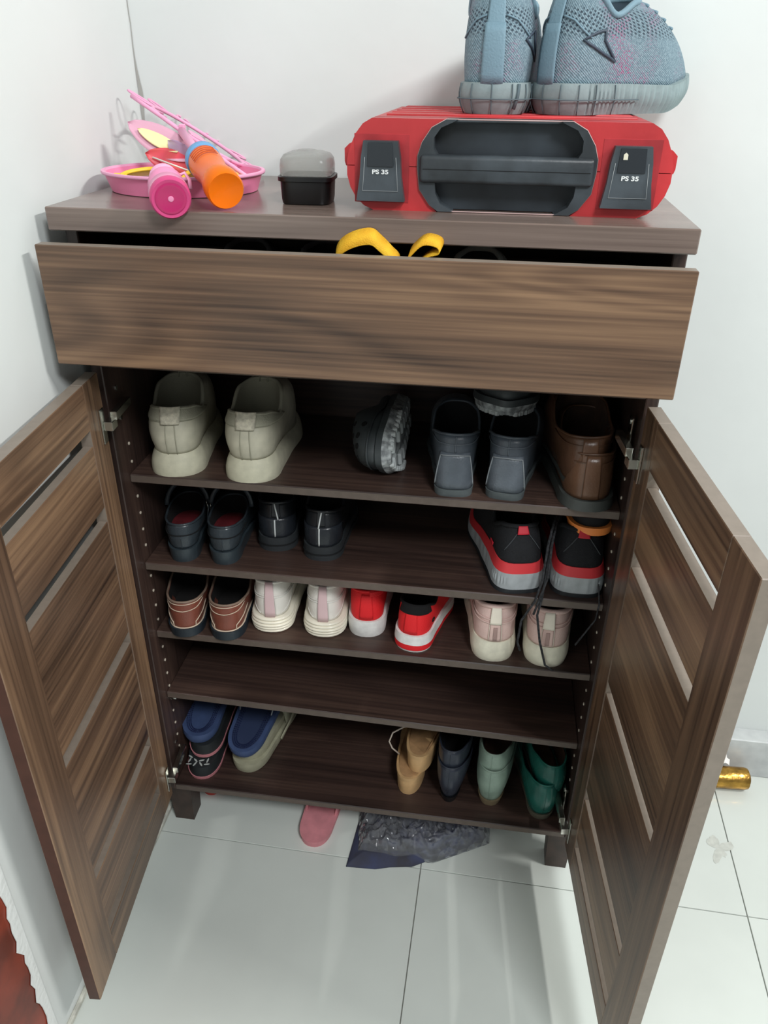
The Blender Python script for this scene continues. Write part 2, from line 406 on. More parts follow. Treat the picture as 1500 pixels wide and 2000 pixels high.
    def seam(s, name, pts, r, m, off=.0006, sub=6, flat=1.0, closed=False):
        path = []
        pr = list(zip(pts, pts[1:]+([pts[0]] if closed else [])))[:len(pts) if closed else len(pts)-1]
        for (a, b) in pr:
            for i in range(sub):
                f = i/sub; t, v = a[0]+(b[0]-a[0])*f, a[1]+(b[1]-a[1])*f; path.append(s.P(t, v)+s.nrm(t, v)*off)
        if not closed: t, v = pts[-1]; path.append(s.P(t, v)+s.nrm(t, v)*off)
        return tube(name, path, r, m, s.root, 6, closed, flat)
    def rim(s, m, r=.0016, name='collar_binding'):
        return tube(name, [s.Cc(2*pi*i/s.N) for i in range(s.N)], r, m, s.root, 6, True)
M_dark_in = mat('dark_shoe_lining', (22, 20, 20), .9)
M_black_in = mat('black_shoe_lining', (12, 12, 14), .9)
z1, z2, z3, z4, z5 = SH[0], SH[1], SH[2], SH[3], .1083

# shelf 1: pale olive slip-on sneakers
mo = leather('pale_olive_leather', (196, 192, 172), .4, .08); mo2 = mat('pale_olive_knit', (160, 158, 140), .85, bump=.4, bscale=500); mos = rubber('pale_olive_sole', (202, 199, 176), .55)
mtab = mat('pale_felt_tab', (212, 206, 186), .9, bump=.6, bscale=250, var=.2, vscale=120)
for x, y, rz, lab in ((-.306, .034, 11, 'pale olive slip-on sneaker nearest the left side panel on top shelf'), (-.187, .032, 3, 'pale olive slip-on sneaker with heel square to the front, beside its twin on top shelf')):
    a = Shoe('slip_on_sneaker', lab, 'pale olive slip-on sneakers', (x, y, z1), rz, L=.262, Wh=.082, Wf=.098, hz=.036, tz=.024, hh=.106, hs=.088, ht=.118, ow=.038, y1=.56, bulge=.010, lean=.012, y0=.008, ins=.006)
    a.band('sole', 0, 1, .003, -.005, mos, mid=.003); a.upper(mo); a.inside(mo2, M_dark_in)
    a.patch('knit_collar', -1.5, 1.5, .76, 1.0, mo2, .0018, n=30); a.rim(mo2, .0035)
    a.patch('heel_tab', -.19, .19, .70, 1.05, mtab, .0042, taper=.55, th=.002)
    for q in (-.10, .07): a.seam('heel_seam', [(q, .02), (q, .40), (q, .76)], .0007, mo2, .0012)
    a.seam('collar_seam', [(-1.5, .76), (-.6, .75), (0, .75), (.6, .75), (1.5, .76)], .0006, mo2, .0016)
    tube('tongue_loop', [a.Cc(pi)+Vector((dx, dy, dz)) for dx, dy, dz in ((-.007, -.004, -.004), (-.006, -.002, .010), (0, 0, .013), (.006, -.002, .010), (.007, -.004, -.004))], .003, mo2, a.root, flat=.4)

# clogs
mcl = rubber('charcoal_clog_foam', (62, 68, 70), .55); mcs = mat('worn_grey_clog_sole', (190, 196, 196), .8, rgb2=(110, 114, 116), vscale=90, bump=.8, bscale=120)
def clog(loc, rot, lab):
    a = Shoe('clog', lab, 'charcoal clogs', loc, L=.205, Wh=.072, Wf=.1, hz=.026, tz=.024, spring=.010, hh=.05, hs=.045, ht=.082, y1=.52, ow=.031, bulge=.007, toe=.42, hcap=.2)
    a.root.rotation_euler = rot
    a.band('outsole', 0, .6, -.002, .003, mcs); a.band('midsole', .6, 1.02, .003, .0015, mcl); a.upper(mcl); a.inside(M_dark_in, M_dark_in)
    hm = mat('vent_hole_black', (8, 9, 10), .95); 
    for t, v, r in ((pi-.55, .45, .005), (pi-.2, .45, .005), (pi+.2, .45, .005), (pi+.55, .45, .005), (pi-.75, .66, .0045), (pi-.35, .66, .0045), (pi, .64, .0045), (pi+.35, .66, .0045), (pi+.75, .66, .0045), (pi-.9, .35, .005), (pi+.9, .35, .005), (pi+.55, .84, .004), (pi, .84, .004), (pi-.55, .84, .004)):
        p = a.P(t, v); nn = a.nrm(t, v); lathe('vent_hole', [(r, -.002), (r, .0008)], hm, a.root, 12, axisM(p, nn))
    lg = mat('tread_block', (180, 186, 186), .85, bump=.5, bscale=150)
    for k in range(7):
        for sx in (-1, 1):
            u = .1+.8*k/6; w = a.hw(u); box('tread_lug', (sx*w*.45-.010, u*a.L-.010, a.zb(u)-.003), (sx*w*.45+.010, u*a.L+.010, a.zb(u)+.004), lg, a.root, .002)
    for k in range(9):
        for sx in (-1, 1):
            u = .62+.33*k/8; w = a.hw(u)-.005
            if w > .01: lathe('tread_lug', [(.0045, a.zb(u)-.003), (.0045, a.zb(u)+.004)], lg, a.root, 8, Matrix.Translation((sx*w, u*a.L, 0)))
    a.seam('rim_ridge', [(pi-1.9, .18), (pi-1, .18), (pi, .18), (pi+1, .18), (pi+1.9, .18)], .0018, mcl, .001)
    return a
clog((.040, .264, z1+.046), (math.radians(2), math.radians(95), math.radians(183)), 'charcoal clog tipped on its side, worn grey sole turned right')
clog((.200, .316, z1+.100), (math.radians(-1), 0, math.radians(181)), 'charcoal clog lying on top of the black moccasins')

# black driving moccasins
mbl = leather('black_slate_leather', (72, 80, 88), .34); mbd = leather('black_slate_patch', (90, 98, 106), .36, .3); mst = mat('grey_stitching', (120, 126, 130), .7); mbs = rubber('dark_slate_sole', (84, 92, 94), .5)
for x, y, rz, lab in ((.133, .034, 3, 'left black leather moccasin with stitched heel patch, on top shelf'), (.208, .036, -7, 'black leather moccasin with stitched heel patch beside the brown loafers')):
    a = Shoe('driving_moccasin', lab, 'black leather moccasins', (x, y, z1), rz, L=.262, Wh=.060, Wf=.095, hz=.012, tz=.010, hh=.092, hs=.078, ht=.10, ow=.036, y1=.55, bulge=.002, lean=.020, sq=3.2, hcap=.1)
    a.band('sole', 0, 1, -.001, .0, mbs); a.upper(mbl); a.inside(M_black_in, M_black_in); a.rim(mbl, .0022)
    a.patch('heel_patch', -.52, .52, .02, .68, mbd, .0016, n=14, taper=-.18)
    a.seam('patch_stitching', [(-.46, .05), (-.40, .40), (-.36, .62), (0, .645), (.36, .62), (.40, .40), (.46, .05)], .0011, mst, .003)
    a.seam('collar_seam', [(-1.2, .86), (-.5, .83), (0, .82), (.5, .83), (1.2, .86)], .0009, mbd, .001); a.seam('heel_ridge', [(0, .68), (0, .98)], .001, mbd, .0006)

# brown loafers nested in each other
mbr = leather('brown_leather', (98, 70, 52), .32); mbr2 = leather('brown_leather_dark', (84, 58, 42), .34); mbrs = rubber('dark_grey_green_sole', (64, 68, 66), .5)
mbi = mat('brown_suede_lining', (64, 44, 32), .9, var=.3, vscale=50)
for k, (x, y, z, rz, lab) in enumerate(((.334, .024, z1, 4, 'brown leather loafer standing at the front right of top shelf'), (.328, .034, z1+.022, 6, 'brown leather loafer nested inside the one below it'))):
    a = Shoe('brown_loafer', lab, 'brown loafers', (x, y, z), rz, L=.265, Wh=.076 if k == 0 else .070, Wf=.098, hz=.016, tz=.012, hh=.084, hs=.078, ht=.105, ow=.039 if k == 0 else .042, y1=.58, bulge=.003, lean=.010)
    if k == 0: a.band('sole', 0, 1, .004, .002, mbrs)
    else: a.band('sole', .3, 1, -.004, -.003, mbrs)
    a.upper(mbr if k == 0 else mbr2); a.inside(mbi, mbi); a.rim(mbr2, .002)
    a.patch('heel_strip', -.16, .16, .03, .97, mbr, .0012, taper=.1); a.seam('collar_seam', [(-1.3, .84), (-.5, .82), (0, .82), (.5, .82), (1.3, .84)], .0008, mbr2, .001)

# shelf 2: black mary janes
mmj = leather('glossy_black_leather', (56, 64, 70), .26); mmi = mat('burgundy_insole', (104, 26, 34), .7, var=.2, vscale=40); mmh = rubber('black_heel_block', (52, 62, 68), .35)
for x, y, rz, sg, lab in ((-.316, .040, 13, 1, 'black strap shoe with burgundy insole nearest the left side panel'), (-.246, .042, 8, -1, 'black strap shoe with burgundy insole beside black lace-up sneakers')):
    a = Shoe('strap_shoe', lab, 'black strap shoes', (x, y, z2), rz, L=.225, Wh=.054, Wf=.078, hz=.026, tz=.010, hh=.068, hs=.060, ht=.062, ow=.031, y1=.62, bulge=.004, lean=.004)
    a.band('heel_block', 0, .98, -.001, .001, mmh); a.upper(mmj); a.inside(M_black_in, mmi, .012); a.rim(mmj, .0022)
    a.seam('heel_seam', [(-1.2, .55), (-.5, .58), (0, .60), (.5, .58), (1.2, .55)], .001, M_black_in, .0008); a.seam('heel_ridge', [(0, .0), (0, .55)], .0008, mmj, .0008)
    p = []
    for i in range(15):
        q = pi*i/14; p.append((-.036*cos(q), .100+.012*sin(q), .058+.040*sin(q)))
    tube('ankle_strap', p, .0042, mmj, a.root, flat=.3, up=(0, 1, 0))
    tube('buckle', [(sg*.037+dx, .094, .060+dz) for dx, dz in ((-.003, -.006), (.003, -.006), (.003, .008), (-.003, .008))], .001, M_metal, a.root, 6, True)
    tube('strap_end', [(sg*.038, .098, .062), (sg*.041, .094, .045), (sg*.043, .088, .028)], .004, mmj, a.root, flat=.3, up=(1, 0, 0))

# black sneakers with white reflective lines
mbk = leather('black_sneaker_leather', (30, 33, 37), .3); mbks = rubber('black_sneaker_sole', (48, 52, 55), .55); mrf = mat('white_reflective_line', (205, 210, 210), .4)
for x, y, rz, sg, lab in ((-.168, .100, 11, 1, 'black sneaker with white heel line next to the strap shoes'), (-.087, .082, 3, -1, 'black sneaker with white heel line beside the empty middle of second shelf')):
    a = Shoe('black_sneaker', lab, 'black sneakers with white heel lines', (x, y, z2), rz, L=.218, Wh=.066, Wf=.088, hz=.026, tz=.022, hh=.086, hs=.074, ht=.10, ow=.031, y1=.5, bulge=.004, lean=.012)
    a.band('sole', 0, 1, .002, .001, mbks, ribs=None); a.band('sole_groove', .42, .5, .0028, .0028, mat('sole_groove_black', (24, 26, 28), .6), rows=2); a.upper(mbk); a.inside(M_black_in, M_black_in); a.rim(mbk, .003)
    a.patch('heel_counter', -.9, .9, .0, .6, leather('black_heel_counter', (38, 42, 48), .26), .0014, n=20)
    a.seam('reflective_line', [(-.03, .06), (-.03, .56)], .0014, mrf, .0024); a.seam('reflective_line', [(sg*.05, .56), (-sg*.03 if sg > 0 else .01, .98)], .0014, mrf, .0022)
    a.patch('heel_tab', -.13, .13, .62, 1.02, mbk, .0012)

# black, red and grey running shoes
mrk = mat('black_knit_mesh', (24, 26, 30), .85, bump=.5, bscale=600, var=.2, vscale=200); mrr = mat('red_foam', (208, 58, 64), .5); mrg = rubber('grey_ribbed_foam', (172, 178, 182), .55); mro = rubber('black_outsole', (34, 38, 42), .6); mrt = mat('red_pull_tab', (190, 36, 52), .6)
mlc = mat('black_flecked_lace', (22, 23, 26), .85, rgb2=(64, 66, 70), vscale=260)
for k, (x, y, rz, lab) in enumerate(((.250, .040, 12, 'black running shoe with red stripe, turned left, by the right side'), (.340, .043, 0, 'black running shoe with red stripe hugging the right side panel, laces hanging'))):
    a = Shoe('running_shoe', lab, 'black and red running shoes', (x, y, z2), rz, L=.272, Wh=.082, Wf=.104, hz=.052, tz=.034, spring=.02, hh=.108, hs=.088, ht=.118, ow=.033, y1=.5, bulge=.004, lean=.022, ins=.004, sq=3.0)
    a.band('outsole', 0, .13, .003, .002, mro); a.band('midsole', .13, .70, .0015, .001, mrg, ribs=(.0062, -.0014, -1), mid=.001); a.band('red_band', .70, 1.02, .001, -.003, mrr)
    pass
    a.upper(mrk); a.inside(M_black_in, M_black_in); a.rim(mrk, .004)
    a.patch('pull_tab', -.13, .13, .80, 1.0, mrt, .0035, th=.003); a.patch('pull_tab', pi-.18, pi+.18, .9, 1.0, mrt, .002) if k == 0 else None
    for sg in (-1, 1): a.seam('heel_cable', [(sg*.14, .82), (sg*.28, .6), (sg*.42, .36)], .0009, mat('charcoal_cord', (62, 66, 70), .7), .0012)
    if k == 0: a.patch('side_tag', -1.05, -.9, .16, .26, mrt, .002)
    if k == 1:
        for pts in (([-.034, .09, .112], [-.050, .03, .10], [-.052, -.004, .05], [-.056, -.016, 0], [-.060, -.019, -.03], [-.050, -.017, -.085], [-.036, -.014, -.135], [-.018, -.012, -.150]),
                    ([-.040, .08, .11], [-.054, .01, .09], [-.058, -.010, .03], [-.066, -.016, -.005], [-.084, -.017, -.045], [-.086, -.017, -.09], [-.080, -.016, -.108]),
                    ([-.036, .085, .111], [-.049, .005, .09], [-.050, -.010, .04], [-.062, -.018, -.012], [-.066, -.018, -.03])):
            tube('shoelace', pts, .0021, mlc, a.root, 6, flat=.6)
        tube('shoelace', ([.030, -.004, .03], [.034, -.015, .0], [.032, -.017, -.03], [.020, -.014, -.06], [.008, -.012, -.088]), .0021, mlc, a.root, 6, flat=.6)
a = Shoe('orange_soled_shoe', 'black shoe with orange sole edge, resting on a running shoe', None, (.352, .064, z2+.103), 2, (-2, 0), L=.235, Wh=.066, Wf=.085, hz=.014, tz=.012, hh=.055, hs=.05, ht=.062, ow=.030, y1=.5, bulge=.002)
a.band('sole', 0, 1, .001, .003, mat('orange_rubber', (236, 140, 70), .5)); a.upper(mat('black_canvas', (20, 21, 24), .85)); a.inside(M_black_in, M_black_in)

# shelf 3: brown stitched loafers
mtl = leather('chestnut_leather', (128, 72, 58), .34); mcr = mat('cream_stitching', (196, 178, 158), .7); mns = rubber('navy_black_sole', (36, 46, 54), .4)
for x, y, rz, lab in ((-.323, .020, 12, 'chestnut loafer with cream stitching nearest the left side panel'), (-.250, .022, 7, 'chestnut loafer with cream stitching beside the white sneakers')):
    a = Shoe('stitched_loafer', lab, 'chestnut loafers with cream stitching', (x, y, z3), rz, L=.228, Wh=.062, Wf=.080, hz=.018, tz=.012, hh=.068, hs=.060, ht=.07, ow=.034, y1=.62, bulge=.002, lean=.004)
    a.band('sole', 0, 1, .0005, .002, mns); a.upper(mtl); a.inside(M_dark_in, M_dark_in); a.rim(mat('taupe_binding', (128, 108, 94), .6), .0022)
    a.seam('welt', [(-1.5, .03), (-.6, .02), (0, .02), (.6, .02), (1.5, .03)], .0016, mcr, .001)
    a.seam('collar_stitching', [(-1.0, .95), (-.5, .92), (0, .91), (.5, .92), (1.0, .95)], .0009, mcr, .001); a.seam('curved_stitching', [(-.95, .85), (-.5, .72), (0, .67), (.5, .72), (.95, .85)], .0008, mcr, .001)
    for sg in (-1, 1): a.seam('side_stitching', [(sg*.36, .03), (sg*.38, .2), (sg*.62, .34), (sg*1.1, .5)], .0010, mcr, .001)

# white sneakers with pink heel stripe
mwh = mat('off_white_mesh', (236, 232, 224), .75, bump=.3, bscale=500); mwp = mat('dusty_pink_stripe', (220, 190, 192), .7); mws = mat('pearl_wavy_sole', (238, 232, 214), .3, coat=.3); mwl = mat('white_stitching', (232, 230, 224), .6)
for x, y, rz, lab in ((-.177, .056, 6, 'white sneaker with pink heel stripe beside the chestnut loafers'), (-.082, .057, 4, 'white sneaker with pink heel stripe beside the red shoes')):
    a = Shoe('white_sneaker', lab, 'white sneakers with pink heel stripe', (x, y, z3), rz, L=.235, Wh=.070, Wf=.09, hz=.032, tz=.024, hh=.098, hs=.082, ht=.108, ow=.031, y1=.52, bulge=.003, lean=.008, ins=.005)
    for q in range(5): a.band('sole_wave', .02+q*.19, .02+(q+1)*.19, .001+.001*(2-abs(q-2)), .001+.001*(2-abs(q-1.5)), mws, mid=.0022, rows=4)
    a.band('outsole', 0, .08, -.003, .001, mat('blush_outsole', (186, 150, 132), .5)); a.upper(mwh); a.inside(M_dark_in, M_dark_in); a.rim(mwh, .003)
    a.patch('heel_stripe', -.13, .13, .02, 1.04, mwp, .0024, th=.002); a.seam('collar_piping', [(-1.1, .62), (-.4, .64), (0, .65), (.4, .64), (1.1, .62)], .0009, mwl, .0012); a.seam('collar_piping', [(-1.1, .56), (-.4, .58), (0, .59), (.4, .58), (1.1, .56)], .0009, mwl, .0012)
    for sg in (-1, 1): a.seam('stripe_edge', [(sg*.16, .04), (sg*.16, .55)], .0006, mwl, .0012); a.seam('side_seam', [(sg*.3, .08), (sg*.8, .25), (sg*1.2, .5)], .0006, mwl, .001)

# red children's shoes
mrd = mat('bright_red_knit', (228, 34, 40), .7, bump=.3, bscale=500); mrw = rubber('white_midsole', (240, 240, 237), .5); myl = mat('yellow_loop', (220, 190, 50), .6)
for k, (x, y, rz, lab) in enumerate(((-.007, .070, 5, 'red shoe with plain white sole beside the white sneakers'), (.073, .042, -10, 'red shoe with red-striped white sole, turned right, in front'))):
    a = Shoe('red_shoe', lab, 'red and white shoes', (x, y, z3), rz, L=.205, Wh=.064, Wf=.082, hz=.032, tz=.024, hh=.088, hs=.074, ht=.092, ow=.029, y1=.52, bulge=.003, lean=.008, spring=.018)
    if k == 0: a.band('sole', 0, 1.02, .001, .001, mrw, mid=.0015)
    else:
        a.band('outsole', 0, .12, .0005, .001, mrw, rows=2); a.band('red_sole_stripe', .12, .48, .002, .002, mrd); a.band('midsole', .48, 1.05, .0025, .001, mrw)
        a.seam('small_ring_mark', [(.95+.07*cos(q*.785), .30+.07*sin(q*.785)) for q in range(8)], .0009, M_black_in, .001, closed=True, sub=2)
        for q, m in ((1.85, myl), (2.0, mrw), (2.12, myl)): a.seam('side_stripe', [(q, .2), (q+.1, .55), (q+.12, .9)], .003, m, .001, flat=.5)
    a.upper(mrd); a.inside(M_black_in, M_black_in); a.rim(mrd if k == 0 else M_black_in, .0028)
    a.patch('heel_panel', -.2, .2, .1, .9, mrd, .0012)
    if k == 0: a.patch('collar_notch', .1, .9, .86, 1.0, mrd, .003)
    else: a.patch('black_collar', -.6, .9, .74, 1.02, M_black_in, .0018, n=20)

# blush pink sneakers
mpk = mat('blush_mesh', (222, 192, 184), .78, bump=.35, bscale=450); mpw = rubber('cream_sole', (238, 234, 214), .55); mpt = mat('cream_pull_loop', (238, 230, 214), .6); mpd = mat('deep_blush_panel', (170, 142, 136), .8)  # deeper blush for the lining and the loop window
for x, y, rz, lab in ((.217, .036, 3, 'blush pink sneaker with cream sole beside the red shoe'), (.303, .036, -4, 'blush pink sneaker with cream sole under the dangling laces')):
    a = Shoe('pink_sneaker', lab, 'blush pink sneakers', (x, y, z3), rz, L=.24, Wh=.074, Wf=.094, hz=.042, tz=.026, hh=.105, hs=.094, ht=.118, ow=.034, y1=.54, bulge=.004, lean=.010)
    a.band('sole', 0, 1, -.001, -.001, mpw, mid=.003); a.upper(mpk); a.inside(mpd, M_dark_in); a.rim(mpk, .0045)
    a.patch('pull_loop', -.14, .14, .55, .98, mpt, .0032, th=.002); a.patch('loop_strip', -.12, .12, .04, .56, mpk, .0015); a.patch('loop_window', -.035, .035, .08, .46, mpd, .003)
    for v in (.56, .66): a.seam('collar_piping', [(-1.2, v+.05), (-.5, v+.02), (0, v), (.5, v+.02), (1.2, v+.05)], .0012, mpk, .0012)
    for sg in (-1, 1): a.seam('strip_edge', [(sg*.14, .04), (sg*.14, .55)], .0006, mpt, .0018)

# ------------------------------------------------------------------ slippers and sandals on the bottom panel
class Slide(Shoe):
    def strap(s, name, ya, yb, h, m, th=.003, wk=1.02, n=14, k=4, z0=None):
        V, F = [], []
        for j in range(k+1):
            y = ya+(yb-ya)*j/k; u = y/s.L; w = s.hw(u)*wk
            for i in range(n+1):
                q = pi*i/n; V.append((-w*cos(q)*(1 if abs(cos(q)) < .98 else .995), y+.012*sin(q), s.zt(u)*.6+(h+s.zt(u)*.4)*sin(q)**.8))
        for j in range(k):
            for i in range(n): F.append((j*(n+1)+i, j*(n+1)+i+1, (j+1)*(n+1)+i+1, (j+1)*(n+1)+i))
        o = mesh(name, V, F, m, s.root); md = o.modifiers.new('thick', 'SOLIDIFY'); md.thickness = th; md.offset = 0; return o
mnv = rubber('navy_foam', (68, 86, 126), .55); mnd = mat('navy_footbed', (46, 58, 88), .6)
mkp = mat('black_slide_foam', (34, 38, 40), .55); mpp = mat('pink_sole_edge', (196, 128, 134), .6); mol = rubber('olive_cream_foam', (172, 170, 146), .6); mgp = mat('pale_grey_strap', (150, 158, 164), .6)
# lower black slides with pink soles
for k, (z, y, rx, lab) in enumerate(((z5, .020, 4, 'black slide with white leaf print and pink sole, bottom of the left stack'), (z5+.038, .042, 2, 'black slide with pink sole squeezed beneath a navy slipper'))):
    a = Slide('black_slide', lab, 'black slides with pink soles', (-.334, y, z), 7, (rx, 0), cat='slipper', L=.245, Wh=.068, Wf=.09, hz=.030, tz=.022, spring=.004, hcap=.24)
    a.band('pink_sole', 0, .25, .001, .002, mpp, rows=2); a.band('footbed', .25, 1, .0005, -.003, mkp); a.strap('strap', .13, .20, .035, mkp)
    if k == 0:
        for i in range(9):
            x = -.024+.012*(i % 4); y = .012+.009*(i//4); ang = i*1.1
            V = [(x+.006*cos(q)*cos(ang)-.0018*sin(q)*sin(ang), y+.006*cos(q)*sin(ang)+.0018*sin(q)*cos(ang), a.hz+.0006) for q in [2*pi*j/10 for j in range(10)]]
            mesh('leaf_print', V, [tuple(range(10))], mat('pale_leaf_print', (170, 176, 172), .6), a.root, smooth=False)
# olive slides under the right navy slipper
for k, (z, y, x, rz, lab) in enumerate(((z5, .050, -.255, -7, 'olive slide lying on the bottom panel under a navy slipper'), (z5+.022, .062, -.256, -6, 'olive slide stacked directly beneath the right navy slipper'))):
    a = Slide('olive_slide', lab, 'olive slides', (x, y, z), rz, (3, 0), cat='slipper', L=.25, Wh=.076, Wf=.098, hz=.022, tz=.018, spring=.004, hcap=.24)
    a.band('sole', 0, 1, .0, .001, mol, mid=.001); a.strap('strap', .125, .19, .045, mol)
    if k == 0: tube('loose_strap', [(.046, .09, .012), (.054, .13, .03), (.060, .165, .055), (.058, .19, .06)], .006, mol, a.root, flat=.3, up=(1, 0, 0))
# navy massage slippers
for k, (x, y, z, rz, rx, lab) in enumerate(((-.343, .046, z5+.070, 8, 0, 'navy massage slipper on top of the black slides'), (-.256, .042, z5+.048, -5, 8, 'navy massage slipper on top of the olive slides'))):
    a = Slide('navy_slipper', lab, 'navy massage slippers', (x, y, z), rz, (rx, 0), cat='slipper', L=.25, Wh=.074, Wf=.096, hz=.022, tz=.018, spring=.004, hcap=.24)
    a.band('sole', 0, 1, -.002, .001, mnv, mid=.002)
    V = [a.foot(2*pi*i/56, -.006, a.zt(.5-.5*cos(2*pi*i/56))+.0008) for i in range(56)]
    mesh('footbed', V, [tuple(range(56))], mnd if k else mnv, a.root, smooth=False)
    L = []
    for ring in (-.008, -.0115, -.015):
        for i in range(110):
            t = 2*pi*(i+.5*(ring == -.0115))/110; u = .5-.5*cos(t)
            if u > .6: continue
            p = a.foot(t, ring, a.zt(u)+.0006); r = .0016
            L.append(([p+Vector((r*cos(q*pi/3), r*sin(q*pi/3), 0)) for q in range(6)]+[p+Vector((0, 0, .0034))], [(q, (q+1) % 6, 6) for q in range(6)]))
    merged('massage_nubs', L, mat('deep_navy_nubs', (26, 36, 72), .5), a.root, kind='stuff', smooth=False)
    a.strap('strap', .12, .205, .045, mnv)
    for sg in (-1, 1): tube('strap_edge', [(sg*.034, .095, .024), (sg*.037, .11, .040), (sg*.036, .122, .056)], .0035, mgp, a.root, flat=.35, up=(1, 0, 0))
# tan block heel sandals
mtn = leather('tan_leather', (218, 178, 128), .4); mtd = mat('tan_insole', (182, 142, 100), .6, var=.15, vscale=60)
for k, (x, y, z, rz, lab) in enumerate(((.077, .042, z5, -4, 'tan block-heel sandal standing on the bottom panel'), (.093, .058, z5+.046, -6, 'tan block-heel sandal stacked on top of its twin'))):
    a = Slide('block_heel_sandal', lab, 'tan block-heel sandals', (x, y, z), rz, cat='sandal', L=.225, Wh=.056, Wf=.078, hz=.046, tz=.010, spring=0, hcap=.26)
    R = []
    for f, o in ((0, -.002), (.5, -.001), (.86, 0), (1, -.0005)):
        R.append([Vector((max(-a.hw(.25)-o, min(a.hw(.25)+o, a.foot(t, o, 0).x)), min(a.foot(t, o, 0).y, .058), .040*f)) for t in [2*pi*i/56 for i in range(56)]])
    loft('heel_block', R, mtn, a.root, True, True, angle=40)
    V0 = [a.foot(2*pi*i/56, .001, a.zt(.5-.5*cos(2*pi*i/56))-.007) for i in range(56)]; V1 = [v+Vector((0, 0, .007)) for v in V0]
    loft('platform', [V0, V1], mtn, a.root, True, True, angle=40)
    mesh('insole', [a.foot(2*pi*i/56, -.004, a.zt(.5-.5*cos(2*pi*i/56))+.0006) for i in range(56)], [tuple(range(56))], mtd, a.root, smooth=False)
    a.strap('toe_strap', .165, .195, .018, mtn, wk=.9)
    if k == 0: tube('ankle_strap', [(-.026, .055, .050), (-.040, .052, .066), (-.046, .050, .085), (-.040, .055, .105), (-.020, .065, .115), (.0, .08, .108)], .0016, mat('pale_piping', (196, 184, 172), .6), a.root)
# nested court shoes
def court(name, group, x, y, rz, m, mins, low, high, dz=.034, heel_m=None, Wh=.056, Wb=.044, sxo=.0):
    for k in range(2):
        a = Shoe(name, (low, high)[k], group, (x+sxo*k, y+.010*k, z5+dz*k), rz, L=.225, Wh=Wb, Wf=.078, hz=.016, tz=.006, spring=0, hh=.098, hs=.076, ht=.066, ow=.032 if k == 0 else .031, y1=.74, bulge=.008, lean=-.004, y0=.002, hcap=.15)
        a.band('heel', 0, 1, -.0035, .0, heel_m or m); a.upper(m); a.inside(mins, mins, .010); a.rim(m, .0016); a.seam('heel_seam', [(0, .02), (0, .96)], .0006, m, .0005)
mtan = mat('brown_insole_suede', (104, 76, 60), .75, var=.25, vscale=40)
court('navy_pump', 'nested navy pumps', .158, .034, -6, leather('midnight_navy_leather', (48, 54, 66), .28), M_black_in, 'midnight navy pump, the outer of the nested pair', 'midnight navy pump tucked inside its twin', heel_m=mat('black_heel_tip', (18, 19, 22), .3), Wb=.040)
court('sage_pump', 'nested sage pumps', .236, .038, -8, leather('sage_green_leather', (146, 168, 154), .36), mtan, 'sage green pump, the outer of the nested pair', 'sage green pump tucked inside its twin', heel_m=mat('wood_heel_tip', (126, 112, 88), .5), Wb=.050)
court('green_pump', 'nested dark green pumps', .338, .020, 6, leather('dark_green_leather', (30, 96, 86), .24), mtan, 'dark green pump, the outer of the nested pair', 'dark green pump tucked inside its twin', heel_m=mat('grey_heel_tip', (92, 88, 76), .5), Wb=.054, dz=.040, sxo=.010)

# ------------------------------------------------------------------ on the floor
mpf = mat('dusty_pink_foam', (222, 144, 152), .6, var=.08, vscale=50)
a = Slide('pink_slipper', 'pink flip-flop half under the cabinet beside the plastic bag', None, (-.104, -.022, 0), -4, cat='slipper', L=.215, Wh=.066, Wf=.08, hz=.016, tz=.014, spring=0, hcap=.24)
a.band('sole', 0, 1, -.001, .001, mpf)
for sg in (-1, 1): tube('strap', [(sg*.031, .075, .012), (sg*.033, .088, .026), (sg*.026, .115, .036), (sg*.010, .145, .030), (0, .158, .014)], .0065, mpf, a.root, flat=.45, up=(sg, 0, .3))
a = Slide('red_slipper', 'red slipper barely showing behind the left front leg', None, (-.344, .070, 0), 4, cat='slipper', L=.2, Wh=.05, Wf=.07, hz=.016, tz=.014, spring=0, hcap=.24)
a.band('sole', 0, 1, -.001, .001, mat('red_foam_sole', (186, 62, 50), .6)); a.strap('strap', .11, .16, .03, mat('red_foam_strap', (176, 54, 46), .6))
